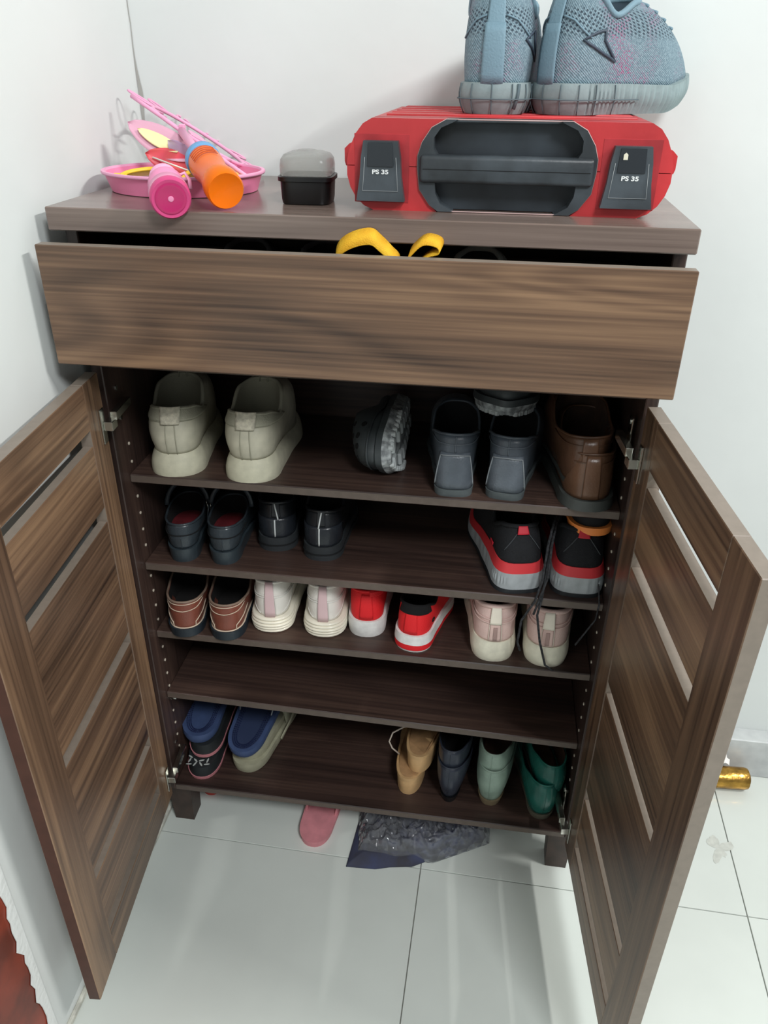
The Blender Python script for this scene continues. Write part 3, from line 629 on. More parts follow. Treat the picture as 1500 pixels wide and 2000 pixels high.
# plastic bag with folded navy cloth
bag = thing('plastic_bag', 'clear plastic bag holding folded navy cloth under the cabinet', 'bag', (.1, .05, 0))
def film_mat():
    m = bpy.data.materials.new('clear_crumpled_plastic'); m.use_nodes = True; nt = m.node_tree; nt.nodes.remove(nt.nodes['Principled BSDF'])
    N = nt.nodes.new; Lk = nt.links.new; out = nt.nodes['Material Output']
    tc = N('ShaderNodeTexCoord'); n = N('ShaderNodeTexVoronoi'); n.inputs['Scale'].default_value = 46; n.feature = 'F1'; Lk(tc.outputs['Object'], n.inputs['Vector'])
    bp = N('ShaderNodeBump'); bp.inputs['Strength'].default_value = 1; bp.inputs['Distance'].default_value = .012; Lk(n.outputs['Distance'], bp.inputs['Height'])
    gl = N('ShaderNodeBsdfGlossy'); gl.inputs['Roughness'].default_value = .07; gl.inputs['Color'].default_value = (.95, .96, 1, 1); Lk(bp.outputs[0], gl.inputs['Normal'])
    tr = N('ShaderNodeBsdfTransparent'); tr.inputs['Color'].default_value = (.93, .94, .95, 1)
    lw = N('ShaderNodeLayerWeight'); lw.inputs['Blend'].default_value = .38; Lk(bp.outputs[0], lw.inputs['Normal'])
    mx = N('ShaderNodeMixShader'); df = N('ShaderNodeBsdfDiffuse'); df.inputs['Color'].default_value = (.72, .74, .78, 1); hz = N('ShaderNodeMixShader'); hz.inputs[0].default_value = .13; Lk(tr.outputs[0], hz.inputs[1]); Lk(df.outputs[0], hz.inputs[2])
    Lk(lw.outputs['Fresnel'], mx.inputs[0]); Lk(hz.outputs[0], mx.inputs[1]); Lk(gl.outputs[0], mx.inputs[2]); Lk(mx.outputs[0], out.inputs['Surface'])
    return m
def blob(name, poly, zf, m, nx=70, ny=44):
    from mathutils.geometry import intersect_point_tri_2d
    xs = [p[0] for p in poly]; ys = [p[1] for p in poly]
    def ins(x, y):
        c = False; j = len(poly)-1
        for i in range(len(poly)):
            if (poly[i][1] > y) != (poly[j][1] > y) and x < (poly[j][0]-poly[i][0])*(y-poly[i][1])/(poly[j][1]-poly[i][1])+poly[i][0]: c = not c
            j = i
        return c
    def edge(x, y):
        d = 9; j = len(poly)-1; p = Vector((x, y))
        for i in range(len(poly)):
            a, b = Vector(poly[j]), Vector(poly[i]); t = max(0, min(1, (p-a).dot(b-a)/(b-a).length_squared)); d = min(d, (p-(a+(b-a)*t)).length); j = i
        return d
    # radial grid from the centroid keeps a clean outline
    cx, cy = sum(xs)/len(xs), sum(ys)/len(ys); N = 260; K = 64; V = []; F = []
    per = [Vector(p) for p in poly]; acc = [0]
    for i in range(len(per)): acc.append(acc[-1]+(per[(i+1) % len(per)]-per[i]).length)
    def at(s):
        s = s % acc[-1]
        for i in range(len(per)):
            if s <= acc[i+1]: return per[i].lerp(per[(i+1) % len(per)], (s-acc[i])/(acc[i+1]-acc[i]))
        return per[0]
    for k in range(K+1):
        f = k/K
        for i in range(N):
            p = at(acc[-1]*i/N); x, y = cx+(p.x-cx)*f, cy+(p.y-cy)*f
            V.append((x-.1, y-.05, zf(x, y, 1-f)))
    F = ringsF(N, K+1); base = len(V)
    for i in range(N):
        p = at(acc[-1]*i/N); V.append((p.x-.1, p.y-.05, .0003))
    F += [(K*N+i, K*N+(i+1) % N, base+(i+1) % N, base+i) for i in range(N)]; F.append(tuple(base+i for i in range(N)))
    return mesh(name, V, F, m, bag)
polyC = [(-.027, -.055), (.03, -.052), (.056, -.044), (.10, -.036), (.16, .0), (.235, .048), (.237, .10), (.2, .17), (.05, .18), (-.015, .16), (-.019, .071)]
def ridg(x, y, s): return abs(mnoise.noise(Vector((x*s, y*s, 3.1))))
blob('navy_cloth', polyC, lambda x, y, e: .002+.016*min(1, e*4)**.6+.010*mnoise.noise(Vector((x*22, y*26, 1)))*min(1, e*5), mat('navy_cloth', (62, 70, 104), .85, rgb2=(58, 58, 66), vscale=16))
polyP = [(-.012, -.028), (.05, -.030), (.10, -.022), (.139, -.022), (.20, .012), (.247, .039), (.248, .10), (.21, .175), (.05, .185), (-.018, .165), (-.022, .075)]
blob('plastic_film', polyP, lambda x, y, e: .004+.026*min(1, e*5)**.6+(.013*(1-2.6*ridg(x, y, 21))+.010*(1-2.6*ridg(x+3, y, 44))+.006*(1-2.6*ridg(x+7, y, 90)))*min(1, e*6),
     film_mat())
# gold foil roll and scrap of paper by the far wall
g = thing('gold_foil_roll', 'short gold foil-wrapped roll lying against the back wall skirting', 'roll', (.7, .262, .0235))
lathe('roll_body', [(.015, 0), (.021, .001), (.0235, .006), (.0235, .086), (.022, .092), (.016, .0945)], mat('crinkled_gold_foil', (206, 160, 78), .28, metal=1, bump=.9, bscale=60, var=.35, vscale=40), g, 28, axisM((.0, 0, 0), (1, .06, 0)))
lathe('roll_core', [(.013, 0), (.013, .004)], mat('dark_cardboard', (96, 74, 52), .9), g, 20, axisM((.0925, .0055, 0), (1, .06, 0)))
V, F = [], []
for j in range(7):
    for i in range(9): V.append((.012+.0045*i, .014+.002*j, .020+.0035*sin(i*1.3+j)+.003*j*(1 if 2 < i < 7 else .3)))
F = [(j*9+i, j*9+i+1, j*9+10+i, j*9+9+i) for j in range(6) for i in range(8)]
sc = mesh('paper_scrap', [(x+.706, y+.264, z+.029) for x, y, z in V], F, mat('white_paper_scrap', (236, 236, 232), .8)); sc.modifiers.new('t', 'SOLIDIFY').thickness = .0006
tag(sc, 'crumpled white paper scrap behind the gold foil roll', 'paper')

# ------------------------------------------------------------------ inside the drawer
myel = mat('yellow_webbing', (226, 180, 40), .75, bump=.5, bscale=700, rgb2=(214, 158, 26), vscale=60)
def ribbon(name, P, w, m, parent, tw=None, th=.0012):
    P = [Vector(p) for p in P]; Q = []
    for i in range(len(P)-1):
        p0, p1, p2, p3 = P[max(i-1, 0)], P[i], P[i+1], P[min(i+2, len(P)-1)]
        for k in range(6):
            t = k/6; Q.append(.5*((2*p1)+(-p0+p2)*t+(2*p0-5*p1+4*p2-p3)*t*t+(-p0+3*p1-3*p2+p3)*t**3))
    Q.append(P[-1]); V = []; n = len(Q)
    for i, p in enumerate(Q):
        f = i/(n-1); a = tw(f) if tw else (0, 1, 0); a = Vector(a).normalized(); V += [p-a*w/2, p+a*w/2]
    o = mesh(name, V, [(2*i, 2*i+1, 2*i+3, 2*i+2) for i in range(n-1)], m, parent); o.modifiers.new('t', 'SOLIDIFY').thickness = th; return o
for lab, pts, tw, x0 in (('yellow strapped sandal, its wide strap loop rising from the drawer', [(-.040, 0, -.035), (-.038, 0, -.004), (-.022, -.002, .012), (.004, -.002, .019), (.018, 0, .010), (.030, 0, -.001), (.040, 0, -.012), (.044, 0, -.04)], lambda f: (0, .6, .95-.5*f), .014),
                         ('yellow strapped sandal, its narrow folded loop rising from the drawer', [(-.022, 0, -.035), (-.020, 0, -.005), (-.010, 0, .010), (.002, 0, .018), (.018, .0, .015), (.020, .0, .006), (.006, .003, .000), (-.006, .004, -.012), (.010, .004, -.02), (.018, .0, -.035)], lambda f: (.2, 1, .9-.9*f), .084)):
    t = thing('yellow_strap_sandal', lab, 'sandal', (x0, -.046, 1.157), group='sandals in the drawer')
    ribbon('strap', pts, .022, myel, t, tw)
    R = [[Vector((.034*cos(q)*(1-.1*sin(q)), .085+.115*sin(q), zz)) for q in [2*pi*i/32 for i in range(32)]] for zz in (-.128, -.112)]
    loft('sole', R, rubber('sandal_sole_brown', (84, 66, 50)), t, True, True, angle=40)
    for sg in (-1, 1): box('strap_anchor', (sg*.03-.004, -.006, -.114), (sg*.03+.004, .006, -.03), myel, t, .001)
mdg = mat('dusty_charcoal_fabric', (74, 72, 74), .9, bump=.3, bscale=300)
for x, y, rz, lab in ((-.150, -.045, 8, 'charcoal shoe lying in the drawer, left of the other'), (-.068, -.040, -6, 'charcoal shoe lying in the drawer next to the yellow loop'), (.142, -.050, -4, 'pale grey shoe lying in the drawer right of the yellow straps')):
    m = mdg if x < 0 else mat('pale_grey_fabric', (150, 152, 148), .85)
    a = Shoe('drawer_shoe', lab, 'shoes in the drawer', (x, y, 1.0225), rz, L=.23, Wh=.07, Wf=.09, hz=.03, tz=.022, hh=.118, hs=.10, ht=.122, ow=.03, y1=.5, lean=.01)
    a.band('sole', 0, 1, .001, .001, rubber('dusty_sole', (90, 88, 86))); a.upper(m); a.inside(M_dark_in, M_dark_in); a.rim(m, .004)

# ------------------------------------------------------------------ red tool case on the top
mcr_ = mat('red_case_plastic', (200, 56, 60), .42, var=.14, vscale=8, bump=.12, bscale=120); mcb = mat('black_case_plastic', (72, 80, 86), .42, var=.4, vscale=14, bump=.1, bscale=200); mcd = mat('black_recess_plastic', (64, 72, 79), .4, var=.5, vscale=10)
XC = .173
cs = thing('tool_case', 'red plastic power tool case with black carry handle on cabinet top', 'case', (XC, 0, H))
def sil(w, z0, z1, lower):
    P = []
    if lower:   # from seam down
        P = [(-w*.985, z1), (-w*.985, .040), (-w*.965, .026), (-w*.93, .014), (-w*.88, .005), (-w*.82, .0), (w*.82, 0), (w*.88, .005), (w*.93, .014), (w*.965, .026), (w*.985, .040), (w*.985, z1)]
    else:
        P = [(-w*.985, z0), (w*.985, z0), (w*.985, .058), (w*.965, .072), (w*.93, .087), (w*.885, .098), (w*.83, .104), (-w*.83, .104), (-w*.885, .098), (-w*.93, .087), (-w*.965, .072), (-w*.985, .058)]
    return P
w = .198
prism('upper_shell', sil(w, .0515, 0, False), .052, .325, mcr_, cs, .008, 3)
prism('lower_shell', sil(w, 0, .0507, True), .052, .325, mcr_, cs, .006, 3)
# protruding front cheeks left and right of the handle housing
def cheek(sg, up):
    if up: P = [(.108, .0515), (.195, .0515), (.195, .058), (.191, .072), (.184, .087), (.175, .098), (.164, .104), (.075, .104), (.092, .094), (.103, .078), (.108, .064)]
    else: P = [(.108, .0507), (.105, .026), (.092, .008), (.082, 0), (.162, 0), (.174, .005), (.184, .014), (.191, .026), (.195, .040), (.195, .0507)]
    P = [(sg*x, z) for x, z in P]; prism('front_cheek', P, .024, .056, mcr_, cs, .006, 3)
for sg in (-1, 1):
    cheek(sg, True); cheek(sg, False)
    prism('side_lug', [(sg*.190, .040), (sg*.205, .046), (sg*.2065, .051), (sg*.2065, .066), (sg*.200, .072), (sg*.190, .074)], .070, .200, mcr_, cs, .003)
# black handle housing
hp = [(-.074, .104), (-.091, .095), (-.102, .079), (-.107, .064), (-.107, .05), (-.104, .026), (-.091, .008), (-.080, .001)]
outl = hp+[(-x, z) for x, z in hp[::-1]]
prism('housing_back', outl, .044, .056, mcd, cs, 0)
for sg in (-1, 1):
    P = [(sg*x, z) for x, z in ((.074, .104), (.091, .095), (.102, .079), (.107, .064), (.107, .05), (.104, .026), (.091, .008), (.080, .001), (.062, .001), (.078, .010), (.084, .022), (.085, .034), (.082, .062), (.088, .072), (.088, .084), (.080, .095), (.066, .101), (.060, .104))]
    prism('housing_cheek', P, .020, .048, mcb, cs, .004, 3)
tube('housing_trim', [(x, .0226, z) for x, z in outl], .0008, mat('pale_edge_wear', (176, 150, 148), .5), cs, 6, True)
box('handle_bar', (-.104, .014, .034), (.104, .034, .0655), mcb, cs, .005, seg=3)
box('handle_seam', (-.100, .0136, .0496), (.100, .0142, .0502), M_black_in, cs, 0)
box('housing_top_lip', (-.072, .030, .0995), (.072, .056, .1035), mcb, cs, .0015)
# latches
def text_mesh(s, size, m, parent, loc, name='lettering'):
    c = bpy.data.curves.new(name, 'FONT'); c.body = s; c.size = size; c.align_x = 'CENTER'; c.align_y = 'CENTER'; c.extrude = .0002; c.offset = size*.03
    o = bpy.data.objects.new('tmp', c); COL.objects.link(o); dg = bpy.context.evaluated_depsgraph_get(); dg.update()
    me = bpy.data.meshes.new_from_object(o.evaluated_get(dg)); bpy.data.objects.remove(o); me.materials.clear(); me.materials.append(m)
    t = link(name, me, parent); t.location = loc; t.rotation_euler = (pi/2, 0, 0); t.scale = (1.35, 1, 1); return t
mtx = mat('white_print', (222, 226, 226), .5); mln = mat('grey_outline_print', (150, 156, 158), .5)
for cxl in (-.1515, .1455):
    sg = -1 if cxl < 0 else 1
    lt = prism('latch', [(cxl-.030, .012), (cxl+.030, .012), (cxl+.0255, .040), (cxl+.024, .062), (cxl+.021, .080), (cxl-.021, .080), (cxl-.024, .062), (cxl-.0255, .040)], .011, .026, mcb, cs, .003, 2)
    prism('latch_window', [(cxl-.016, .052), (cxl+.016, .052), (cxl+.0145, .078), (cxl-.0145, .078)], .0095, .0115, mat('latch_window_black', (40, 45, 50), .35), lt, .0006)
    pts = [(cxl-.019, .0102, .062), (cxl-.022, .0102, .024), (cxl+.022, .0102, .024), (cxl+.019, .0102, .062)]
    tube('latch_outline', pts, .00035, mln, lt, 5)
    text_mesh('PS 35', .0068, mtx, lt, (cxl, .0105, .0455))
    box('latch_recess', (cxl-.034, .0236, .009), (cxl+.034, .0245, .087), mat('dusty_red_recess', (172, 46, 52), .5, var=.15, vscale=30), cs, .0008)
bpy.data.objects['latch_window']
prism('paint_chip', [(.1345, .066), (.1395, .066), (.1395, .0715), (.137, .0738), (.1345, .0715)], .0088, .0096, mat('cream_chip', (214, 210, 190), .6), cs, 0)
for y in (.085, .135, .185, .24, .29): box('top_rib', (-.155, y, .1025), (.155, y+.022, .1062), mcr_, cs, .0016, seg=2)

# ------------------------------------------------------------------ blue-grey knit trainers
def knit(name, base, dark, speck):
    m = bpy.data.materials.new(name); m.use_nodes = True; nt = m.node_tree; b = nt.nodes['Principled BSDF']; N = nt.nodes.new; Lk = nt.links.new
    uv = N('ShaderNodeTexCoord')
    def nz(sc, det=3, src='Object'):
        n = N('ShaderNodeTexNoise'); n.inputs['Scale'].default_value = sc; n.inputs['Detail'].default_value = det; Lk(uv.outputs[src], n.inputs['Vector']); return n
    n1 = nz(420); r1 = N('ShaderNodeValToRGB'); r1.color_ramp.elements[0].position = .38; r1.color_ramp.elements[1].position = .62; r1.color_ramp.elements[0].color = lin(dark); r1.color_ramp.elements[1].color = lin(base); Lk(n1.outputs['Fac'], r1.inputs['Fac'])
    # magenta flecks gathered in patches
    n2 = nz(500, 1); n3 = nz(16, 2)
    a = N('ShaderNodeMath'); a.operation = 'MULTIPLY'; r2 = N('ShaderNodeMapRange'); r2.inputs[1].default_value = .53; r2.inputs[2].default_value = .6; Lk(n2.outputs['Fac'], r2.inputs[0])
    r3 = N('ShaderNodeMapRange'); r3.inputs[1].default_value = .5; r3.inputs[2].default_value = .66; Lk(n3.outputs['Fac'], r3.inputs[0]); Lk(r2.outputs[0], a.inputs[0]); Lk(r3.outputs[0], a.inputs[1])
    mx = N('ShaderNodeMixRGB'); Lk(a.outputs[0], mx.inputs[0]); Lk(r1.outputs[0], mx.inputs[1]); mx.inputs[2].default_value = lin(speck)
    # open mesh near the collar: rows of dark eyelets in UV space (metres)
    mp = N('ShaderNodeMapping'); mp.inputs['Scale'].default_value = (170, 230, 1); mp.inputs['Rotation'].default_value = (0, 0, .5); Lk(uv.outputs['UV'], mp.inputs['Vector'])
    ck = N('ShaderNodeTexVoronoi'); ck.inputs['Randomness'].default_value = .12; ck.inputs['Scale'].default_value = 1; ck.voronoi_dimensions = '2D'; Lk(mp.outputs[0], ck.inputs['Vector'])
    rh = N('ShaderNodeMapRange'); rh.inputs[1].default_value = .38; rh.inputs[2].default_value = .22; Lk(ck.outputs['Distance'], rh.inputs[0])
    sp = N('ShaderNodeSeparateXYZ'); Lk(uv.outputs['UV'], sp.inputs[0])
    rz = N('ShaderNodeMapRange'); rz.inputs[1].default_value = .082; rz.inputs[2].default_value = .090; Lk(sp.outputs[1], rz.inputs[0])
    rz2 = N('ShaderNodeMapRange'); rz2.inputs[1].default_value = .118; rz2.inputs[2].default_value = .112; Lk(sp.outputs[1], rz2.inputs[0])
    e = N('ShaderNodeMath'); e.operation = 'MULTIPLY'; Lk(rh.outputs[0], e.inputs[0]); Lk(rz.outputs[0], e.inputs[1])
    e2 = N('ShaderNodeMath'); e2.operation = 'MULTIPLY'; Lk(e.outputs[0], e2.inputs[0]); Lk(rz2.outputs[0], e2.inputs[1])
    m2 = N('ShaderNodeMixRGB'); Lk(e2.outputs[0], m2.inputs[0]); Lk(mx.outputs[0], m2.inputs[1]); m2.inputs[2].default_value = lin((52, 66, 78)); Lk(m2.outputs[0], b.inputs['Base Color'])
    wv = N('ShaderNodeTexWave'); wv.inputs['Scale'].default_value = 190; wv.inputs['Distortion'].default_value = 3; wv.bands_direction = 'DIAGONAL'; Lk(uv.outputs['UV'], wv.inputs['Vector'])
    sm = N('ShaderNodeMath'); sm.operation = 'SUBTRACT'; Lk(wv.outputs['Fac'], sm.inputs[0]); Lk(e2.outputs[0], sm.inputs[1])
    bp = N('ShaderNodeBump'); bp.inputs['Strength'].default_value = .5; bp.inputs['Distance'].default_value = .0012; Lk(sm.outputs[0], bp.inputs['Height']); Lk(bp.outputs[0], b.inputs['Normal'])
    setin(b, 'Roughness', .85); return m
mkn = knit('blue_grey_knit', (128, 150, 160), (100, 123, 135), (150, 92, 126)); mbt = mat('blue_grey_ribbon', (112, 140, 154), .6, bump=.3, bscale=400); mbso = rubber('blue_grey_foam_sole', (136, 154, 156), .6); mlg = mat('dark_logo_piping', (58, 70, 84), .5); mgr = mat('sole_groove', (84, 100, 106), .8)
zc_ = H+.1062
for k, (x, y, rz, lab) in enumerate(((.147, .098, -6, 'blue-grey knit trainer seen from the heel, on the red case'), (.212, .122, -48, 'blue-grey knit trainer turned sideways on the red case, arrow logo showing'))):
    a = Shoe('knit_trainer', lab, 'blue-grey knit trainers', (x, y, zc_), rz, L=.265, Wh=.088, Wf=.102, hz=.034, tz=.032, spring=.014, hh=.138, hs=.108, ht=.128, ow=.040, y1=.50, bulge=.006, lean=.016, y0=.006, ins=.004, N=72, K=16, full=.5)
    a.band('sole', 0, 1.04, -.006, .0, mbso, ribs=(.0078, -.0020, .13), mid=.004, N=288, rows=7)
    a.upper(mkn); a.inside(mat('blue_shoe_lining', (70, 86, 98), .9), M_dark_in); a.rim(mbt, .004)
    a.patch('heel_ribbon', -.13, .13, .0, 1.0, mbt, .0024, th=.002, k=14); a.patch('heel_ribbon_lower', -.15, .15, .0, .62, mbt, .0034, th=.002)
    for v in (.62, ): a.seam('heel_curve', [(-.75, .50), (-.4, .66), (-.16, .70)], .0012, mbt, .001); a.seam('heel_curve', [(.75, .50), (.4, .66), (.16, .70)], .0012, mbt, .001)
    for sg in (1,):
        a.seam('arrow_logo', [(.60, .48), (1.02, .62), (.99, .50), (1.16, .28)], .0018, mlg, .0012, closed=True, flat=.7)
    for j in range(9):
        t = -1.15+.29*j; p0 = [a.foot(t, -.003+q*.0007+.0035*sin(pi*q/6), a.zt(0)*q/6*1.0) for q in range(7)]; tube('sole_slit', p0, .0007, mgr, a.root, 5)
    tube('sole_ridge', [a.foot(-1.5+3.0*i/40, .0035, .017) for i in range(41)], .0008, mgr, a.root, 5)
    if k == 0: tube('sole_split', [a.foot(.42, .0016, .034), a.foot(.40, .0022, .02), a.foot(.36, .0, .006)], .0022, mgr, a.root, 6)
    for q in range(4):
        y_ = a.y1*a.L+.012+.016*q; v = 1-.12*(q+1); tube('shoelace', [a.P(pi-.75+.05*q, v)+Vector((0, 0, .002)), a.P(pi, v)+Vector((0, 0, .004)), a.P(pi+.75-.05*q, v)+Vector((0, 0, .002))], .0022, mbt, a.root, 6)

# ------------------------------------------------------------------ small jar
jar = thing('food_jar', 'small black square jar with clear dome lid beside the red case', 'jar', (-.083, .071, H), (0, 0, .05))
def sq(r, z, e=5, n=40):
    out = []
    for i in range(n):
        t = 2*pi*i/n; c, s_ = cos(t), sin(t); out.append(Vector((r*math.copysign(abs(c)**(2/e), c), r*math.copysign(abs(s_)**(2/e), s_), z)))
    return out
mjb = mat('glossy_black_plastic', (20, 19, 20), .3)
loft('jar_base', [sq(.028, 0), sq(.0315, .001), sq(.0325, .006), sq(.0335, .029), sq(.030, .029), sq(.029, .004)], mjb, jar, True, True, angle=40)
loft('jar_rim', [sq(.0335, .0275), sq(.0362, .0285), sq(.0362, .0335), sq(.0335, .0345), sq(.031, .0345), sq(.031, .0275)], mjb, jar, angle=40)
o = loft('jar_lid', [sq(.0335, .0345), sq(.0335, .046), sq(.0325, .053), sq(.029, .0585, 4), sq(.021, .0615, 3), sq(.014, .062, 2.2), sq(.012, .0635, 2), sq(.001, .0638, 2)], mat('cloudy_clear_plastic', (190, 190, 186), .16, trans=.6, alpha=.55, ior=1.25), jar, cap1=True, angle=50)
o.modifiers.new('t', 'SOLIDIFY').thickness = .0012
loft('jar_contents', [sq(.028, .005), sq(.028, .030)], mat('grey_lid_insert', (120, 118, 114), .7), jar, True, True, angle=40)

# ------------------------------------------------------------------ toys
mpnk = mat('bubblegum_pink_plastic', (240, 138, 178), .42); mpnk2 = mat('pale_pink_plastic', (238, 168, 202), .4)
tr = thing('pink_tray', 'oval pink plastic tray of toys in the left rear corner', 'tray', (-.282, .146, H))
def oval(a, b, z, n=64): return [Vector((a*cos(2*pi*i/n), b*sin(2*pi*i/n), z)) for i in range(n)]
ta, tb = .116, .098
loft('tray_body', [oval(ta*.86, tb*.86, 0), oval(ta*.9, tb*.9, .001), oval(ta*.96, tb*.96, .021), oval(ta*.985, tb*.985, .025), oval(ta*.95, tb*.95, .025), oval(ta*.90, tb*.90, .008), oval(ta*.86, tb*.86, .0022)], mpnk, tr, True, True, angle=40)
loft('tray_rim', [oval(ta*.965, tb*.965, .0225), oval(ta, tb, .0235), oval(ta*1.008, tb*1.008, .0255), oval(ta, tb, .0275), oval(ta*.96, tb*.96, .0275), oval(ta*.95, tb*.95, .025)], mpnk2, tr, angle=60)
# yellow toy spectacles
sp = thing('toy_spectacles', 'yellow toy spectacles lying inside the pink tray', 'toy', (-.280, .122, H+.0175), (math.radians(10), 0, .12)); sp.scale = (1.04, 1.05, 1)
my = mat('yellow_plastic', (242, 200, 56), .4)
for sx in (-1, 1):
    tube('lens_frame', [(sx*.042+.036*cos(q), .030*sin(q)*(1-.15*cos(q)*sx), .003) for q in [2*pi*i/28 for i in range(28)]], .0036, my, sp, 8, True)
    R = [[Vector((sx*.042+.034*cos(q), .028*sin(q), zz)) for q in [2*pi*i/28 for i in range(28)]] for zz in (.0018, .003)]
    loft('lens', R, mat('brown_tinted_lens', (112, 66, 58), .2, alpha=.8), sp, True, True)
    box('temple', (sx*.076-.004 if sx > 0 else sx*.076-.016, -.012, .000), (sx*.076+.016 if sx > 0 else sx*.076+.004, .010, .004), my, sp, .0015)
box('bridge', (-.009, -.006, .001), (.009, .006, .006), my, sp, .0015)
# winged toy: printed translucent wings
def petal(name, M, L, w, m, parent, bend=.15, m2=None):
    V = []; n = 14; k = 8
    for i in range(n+1):
        u = i/n; hwid = w*math.sin(pi*min(1, .08+.92*u))**.6*(1 if u < 1 else 0)
        for j in range(k+1):
            q = 2*j/k-1; V.append(M @ Vector((L*u, hwid*q, bend*L*(u*u-.3*u)+.08*w*q*q)))
    F = [(i*(k+1)+j, i*(k+1)+j+1, (i+1)*(k+1)+j+1, (i+1)*(k+1)+j) for i in range(n) for j in range(k)]
    o = mesh(name, V, F, m, parent); o.modifiers.new('t', 'SOLIDIFY').thickness = .0007; return o
wt = thing('winged_toy', 'rainbow printed fairy wing toy standing in the pink tray', 'toy', (-.285, .165, H+.012))
def aim(p, q, roll=0):
    d = Vector(q)-Vector(p); x = d.normalized(); up = Vector((0, -1, .15)); z = (up-x*up.dot(x)).normalized(); y = z.cross(x)
    M = Matrix((x, y, z)).transposed().to_4x4(); M.translation = Vector(p); return M @ Matrix.Rotation(roll, 4, 'X'), d.length
for nm, p, q, w_, m, roll in (('wing', (.012, -.005, .030), (-.082, .010, .066), .022, mat('translucent_pink_wing', (226, 172, 194), .4, alpha=.85), .5),
                        ('wing_print', (-.006, -.0075, .038), (-.066, .002, .061), .0095, mat('pale_yellow_print', (238, 226, 170), .5), .5),
                        ('wing', (.022, .004, .006), (-.040, .004, .046), .013, mat('blue_wing', (54, 104, 182), .4, rgb2=(180, 60, 110), vscale=30), .2),
                        ('wing', (.028, -.008, .004), (-.018, -.004, .052), .016, mat('lilac_clear_wing', (196, 178, 214), .3, alpha=.6), -.2),
                        ('wing', (.030, -.01, .012), (-.052, -.012, .032), .018, mat('red_orange_wing', (204, 92, 62), .4, rgb2=(214, 70, 96), vscale=22), .2),
                        ('wing', (.036, .012, .010), (-.014, .016, .040), .018, mat('rainbow_wing', (74, 150, 80), .4, rgb2=(70, 140, 200), vscale=26), -.1)):
    M, l = aim(p, q, roll); petal(nm, M, l, w_, m, wt)
tube('toy_stick', [(-.040, -.022, .030), (.018, -.024, .012)], .0012, M_white_pl, wt)
lathe('toy_body', [(.004, 0), (.011, .002), (.013, .008), (.010, .014), (.003, .017)], mpnk2, wt, 20, axisM((.03, -.012, .006), (0, -.2, 1)))
# bubble wand with orange bottle handle
def V3(*a): return Vector(a)
wb = thing('bubble_wand', 'pink lattice bubble wand with orange bottle handle leaning across tray', 'toy', (-.1635, -.026, H+.0235))
O = Vector(wb.location); ax = (V3(-.222, .062, 1.2445)-O); al = ax.length; ax.normalize()
Mb = axisM((0, 0, 0), ax)
morb = mat('orange_bottle_plastic', (250, 128, 62), .3, trans=.25, rgb2=(255, 120, 40), vscale=10); mors = mat('orange_clear_base', (255, 134, 28), .12, trans=.35, ior=1.2)
lathe('bottle_base', [(.004, .003), (.016, .0015), (.0215, -.0005), (.0235, .003), (.0238, .020), (.022, .030)], mors, wb, 36, Mb)
lathe('bottle_body', [(.0222, .029), (.0205, .040), (.0195, .052), (.0205, .064), (.0218, .076), (.0222, .092), (.021, .100), (.018, .104)], morb, wb, 36, Mb)
for q in range(5): tube('grip_slot', [Mb @ Vector((.0222*cos(t)*1.005, .0222*sin(t)*1.005, 0.070+.0055*q)) for t in [pi*.15+pi*.5*i/10 for i in range(11)]], .0005, mat('dark_orange_line', (190, 84, 46), .6), wb, 5)
lathe('blue_collar', [(.0215, .098), (.0232, .100), (.0232, .108), (.019, .113), (.010, .115)], mat('sky_blue_plastic', (104, 158, 204), .4), wb, 32, Mb)
# lattice plate, seen edge on
e1 = (V3(-.405, .222, 1.327)-V3(-.205, .15, 1.2235)); el = e1.length; e1.normalize()
ctr = V3(-.405, .222, 1.327).lerp(V3(-.205, .15, 1.2235), .57)-O
e2 = V3(-.35, .92, .055); e2 = (e2-e1*e2.dot(e1)).normalized()
tube('neck', [Mb @ Vector((0, 0, .112)), (Mb @ Vector((0, 0, .128))).lerp(ctr, .2), ctr-e2*.002], .0062, mpnk2, wb, 10)
def pp(a, b): return ctr+e1*a+e2*b
nrm_ = e1.cross(e2)
L = []
L.append(tubeVF([pp(-.55*el+.97*el*i/8, .0) for i in range(9)], .0030, 8))
L.append(tubeVF([pp(.012+.078*cos(q), .058+.062*sin(q)) for q in [2*pi*i/40 for i in range(40)]], .0028, 8, True))
for x in (-.07, -.05, -.03, -.01, .01, .03, .05, .07):
    L.append(tubeVF([pp(x, 0), pp(x*.95, .058-.05*math.sqrt(max(0, 1-(x/.078)**2)))], .002, 6))
merged('lattice_frame', L, mpnk2, wb)
for q in (-.25, .25, .75, 1.25, 1.75, 2.2):
    c = pp(.012+(.078+.024)*cos(q), .058+(.062+.024)*sin(q)); d = (e1*cos(q)+e2*sin(q)); f = (-e1*sin(q)+e2*cos(q))
    tube('bubble_loop', [c+d*(.022*cos(t))+f*(.0105*sin(t)) for t in [2*pi*i/20 for i in range(20)]], .0016, mpnk2, wb, 6, True)
hv = []
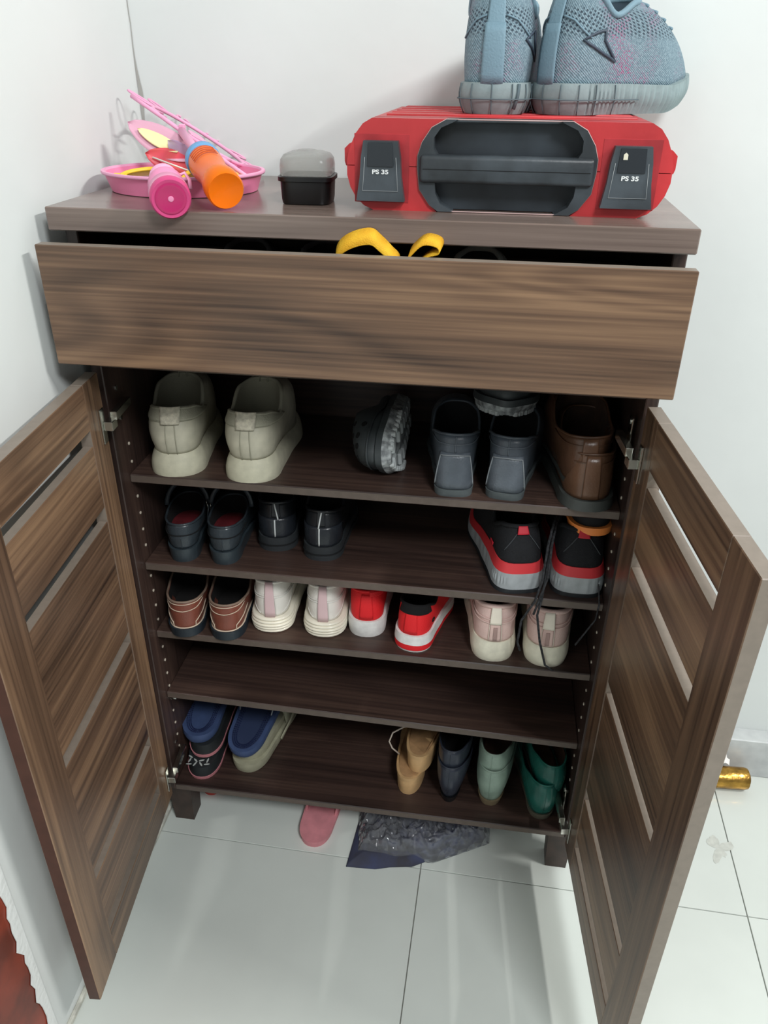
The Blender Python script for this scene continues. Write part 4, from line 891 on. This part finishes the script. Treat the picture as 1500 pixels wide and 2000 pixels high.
for i in range(36):
    t = 2*pi*i/36; hv.append((.0016*16*sin(t)**3, .046+.0016*(13*cos(t)-5*cos(2*t)-2*cos(3*t)-cos(4*t))))
hh_ = [pp(a, b)+nrm_*.0008 for a, b in hv]+[pp(a, b)-nrm_*.0008 for a, b in hv]
mesh('heart_plate', hh_, [tuple(range(36)), tuple(range(71, 35, -1))]+[(i, (i+1) % 36, 36+(i+1) % 36, 36+i) for i in range(36)], mpnk2, wb, smooth=False)
box('tab', (-.004, -.004, -.012), (.004, .004, .010), mpnk2, wb, .001, M=Matrix.Translation(ctr))
# pink bubble bottle
pb = thing('bubble_bottle', 'pink bubble bottle tipped over, base overhanging the cabinet edge', 'bottle', (-.2235, -.055, H+.0165))
O = Vector(pb.location); ax = (V3(-.257, .012, 1.2245)-O); Mb = axisM((0, 0, 0), ax) @ Matrix.Diagonal((1, 1, .72, 1))
mpb = mat('clear_pink_plastic', (236, 92, 152), .18, trans=.35, ior=1.25); mpbl = mat('milky_pink_plastic', (240, 150, 190), .3, trans=.15)
lathe('bottle_base', [(.004, .004), (.0165, .002), (.0225, -.0005), (.0245, .003), (.0247, .014)], mpb, pb, 36, Mb)
lathe('bottle_body', [(.0247, .014), (.0245, .034), (.0205, .042), (.0195, .050), (.0222, .058), (.0200, .066), (.0225, .074), (.0205, .084), (.017, .094), (.016, .100)], mpbl, pb, 36, Mb)
lathe('bottle_cap', [(.0172, .096), (.0182, .098), (.0182, .114), (.016, .116)], mpnk2, pb, 28, Mb)
lathe('base_dimple', [(.0145, -.0002), (.0165, -.001), (.0185, -.0002), (.0165, .002)], mat('deep_pink_dimple', (206, 48, 116), .15, trans=.3), pb, 32, Mb)
lathe('base_nub', [(.0042, .001), (.003, -.0012), (.001, -.0016)], mpbl, pb, 16, Mb)
tube('cap_hook', [Mb @ Vector((-.017, .004, .104)), Mb @ Vector((-.026, .008, .104)), Mb @ Vector((-.031, .0, .100)), Mb @ Vector((-.031, -.010, .094))], .0045, mpnk2, pb, 8, flat=.45)
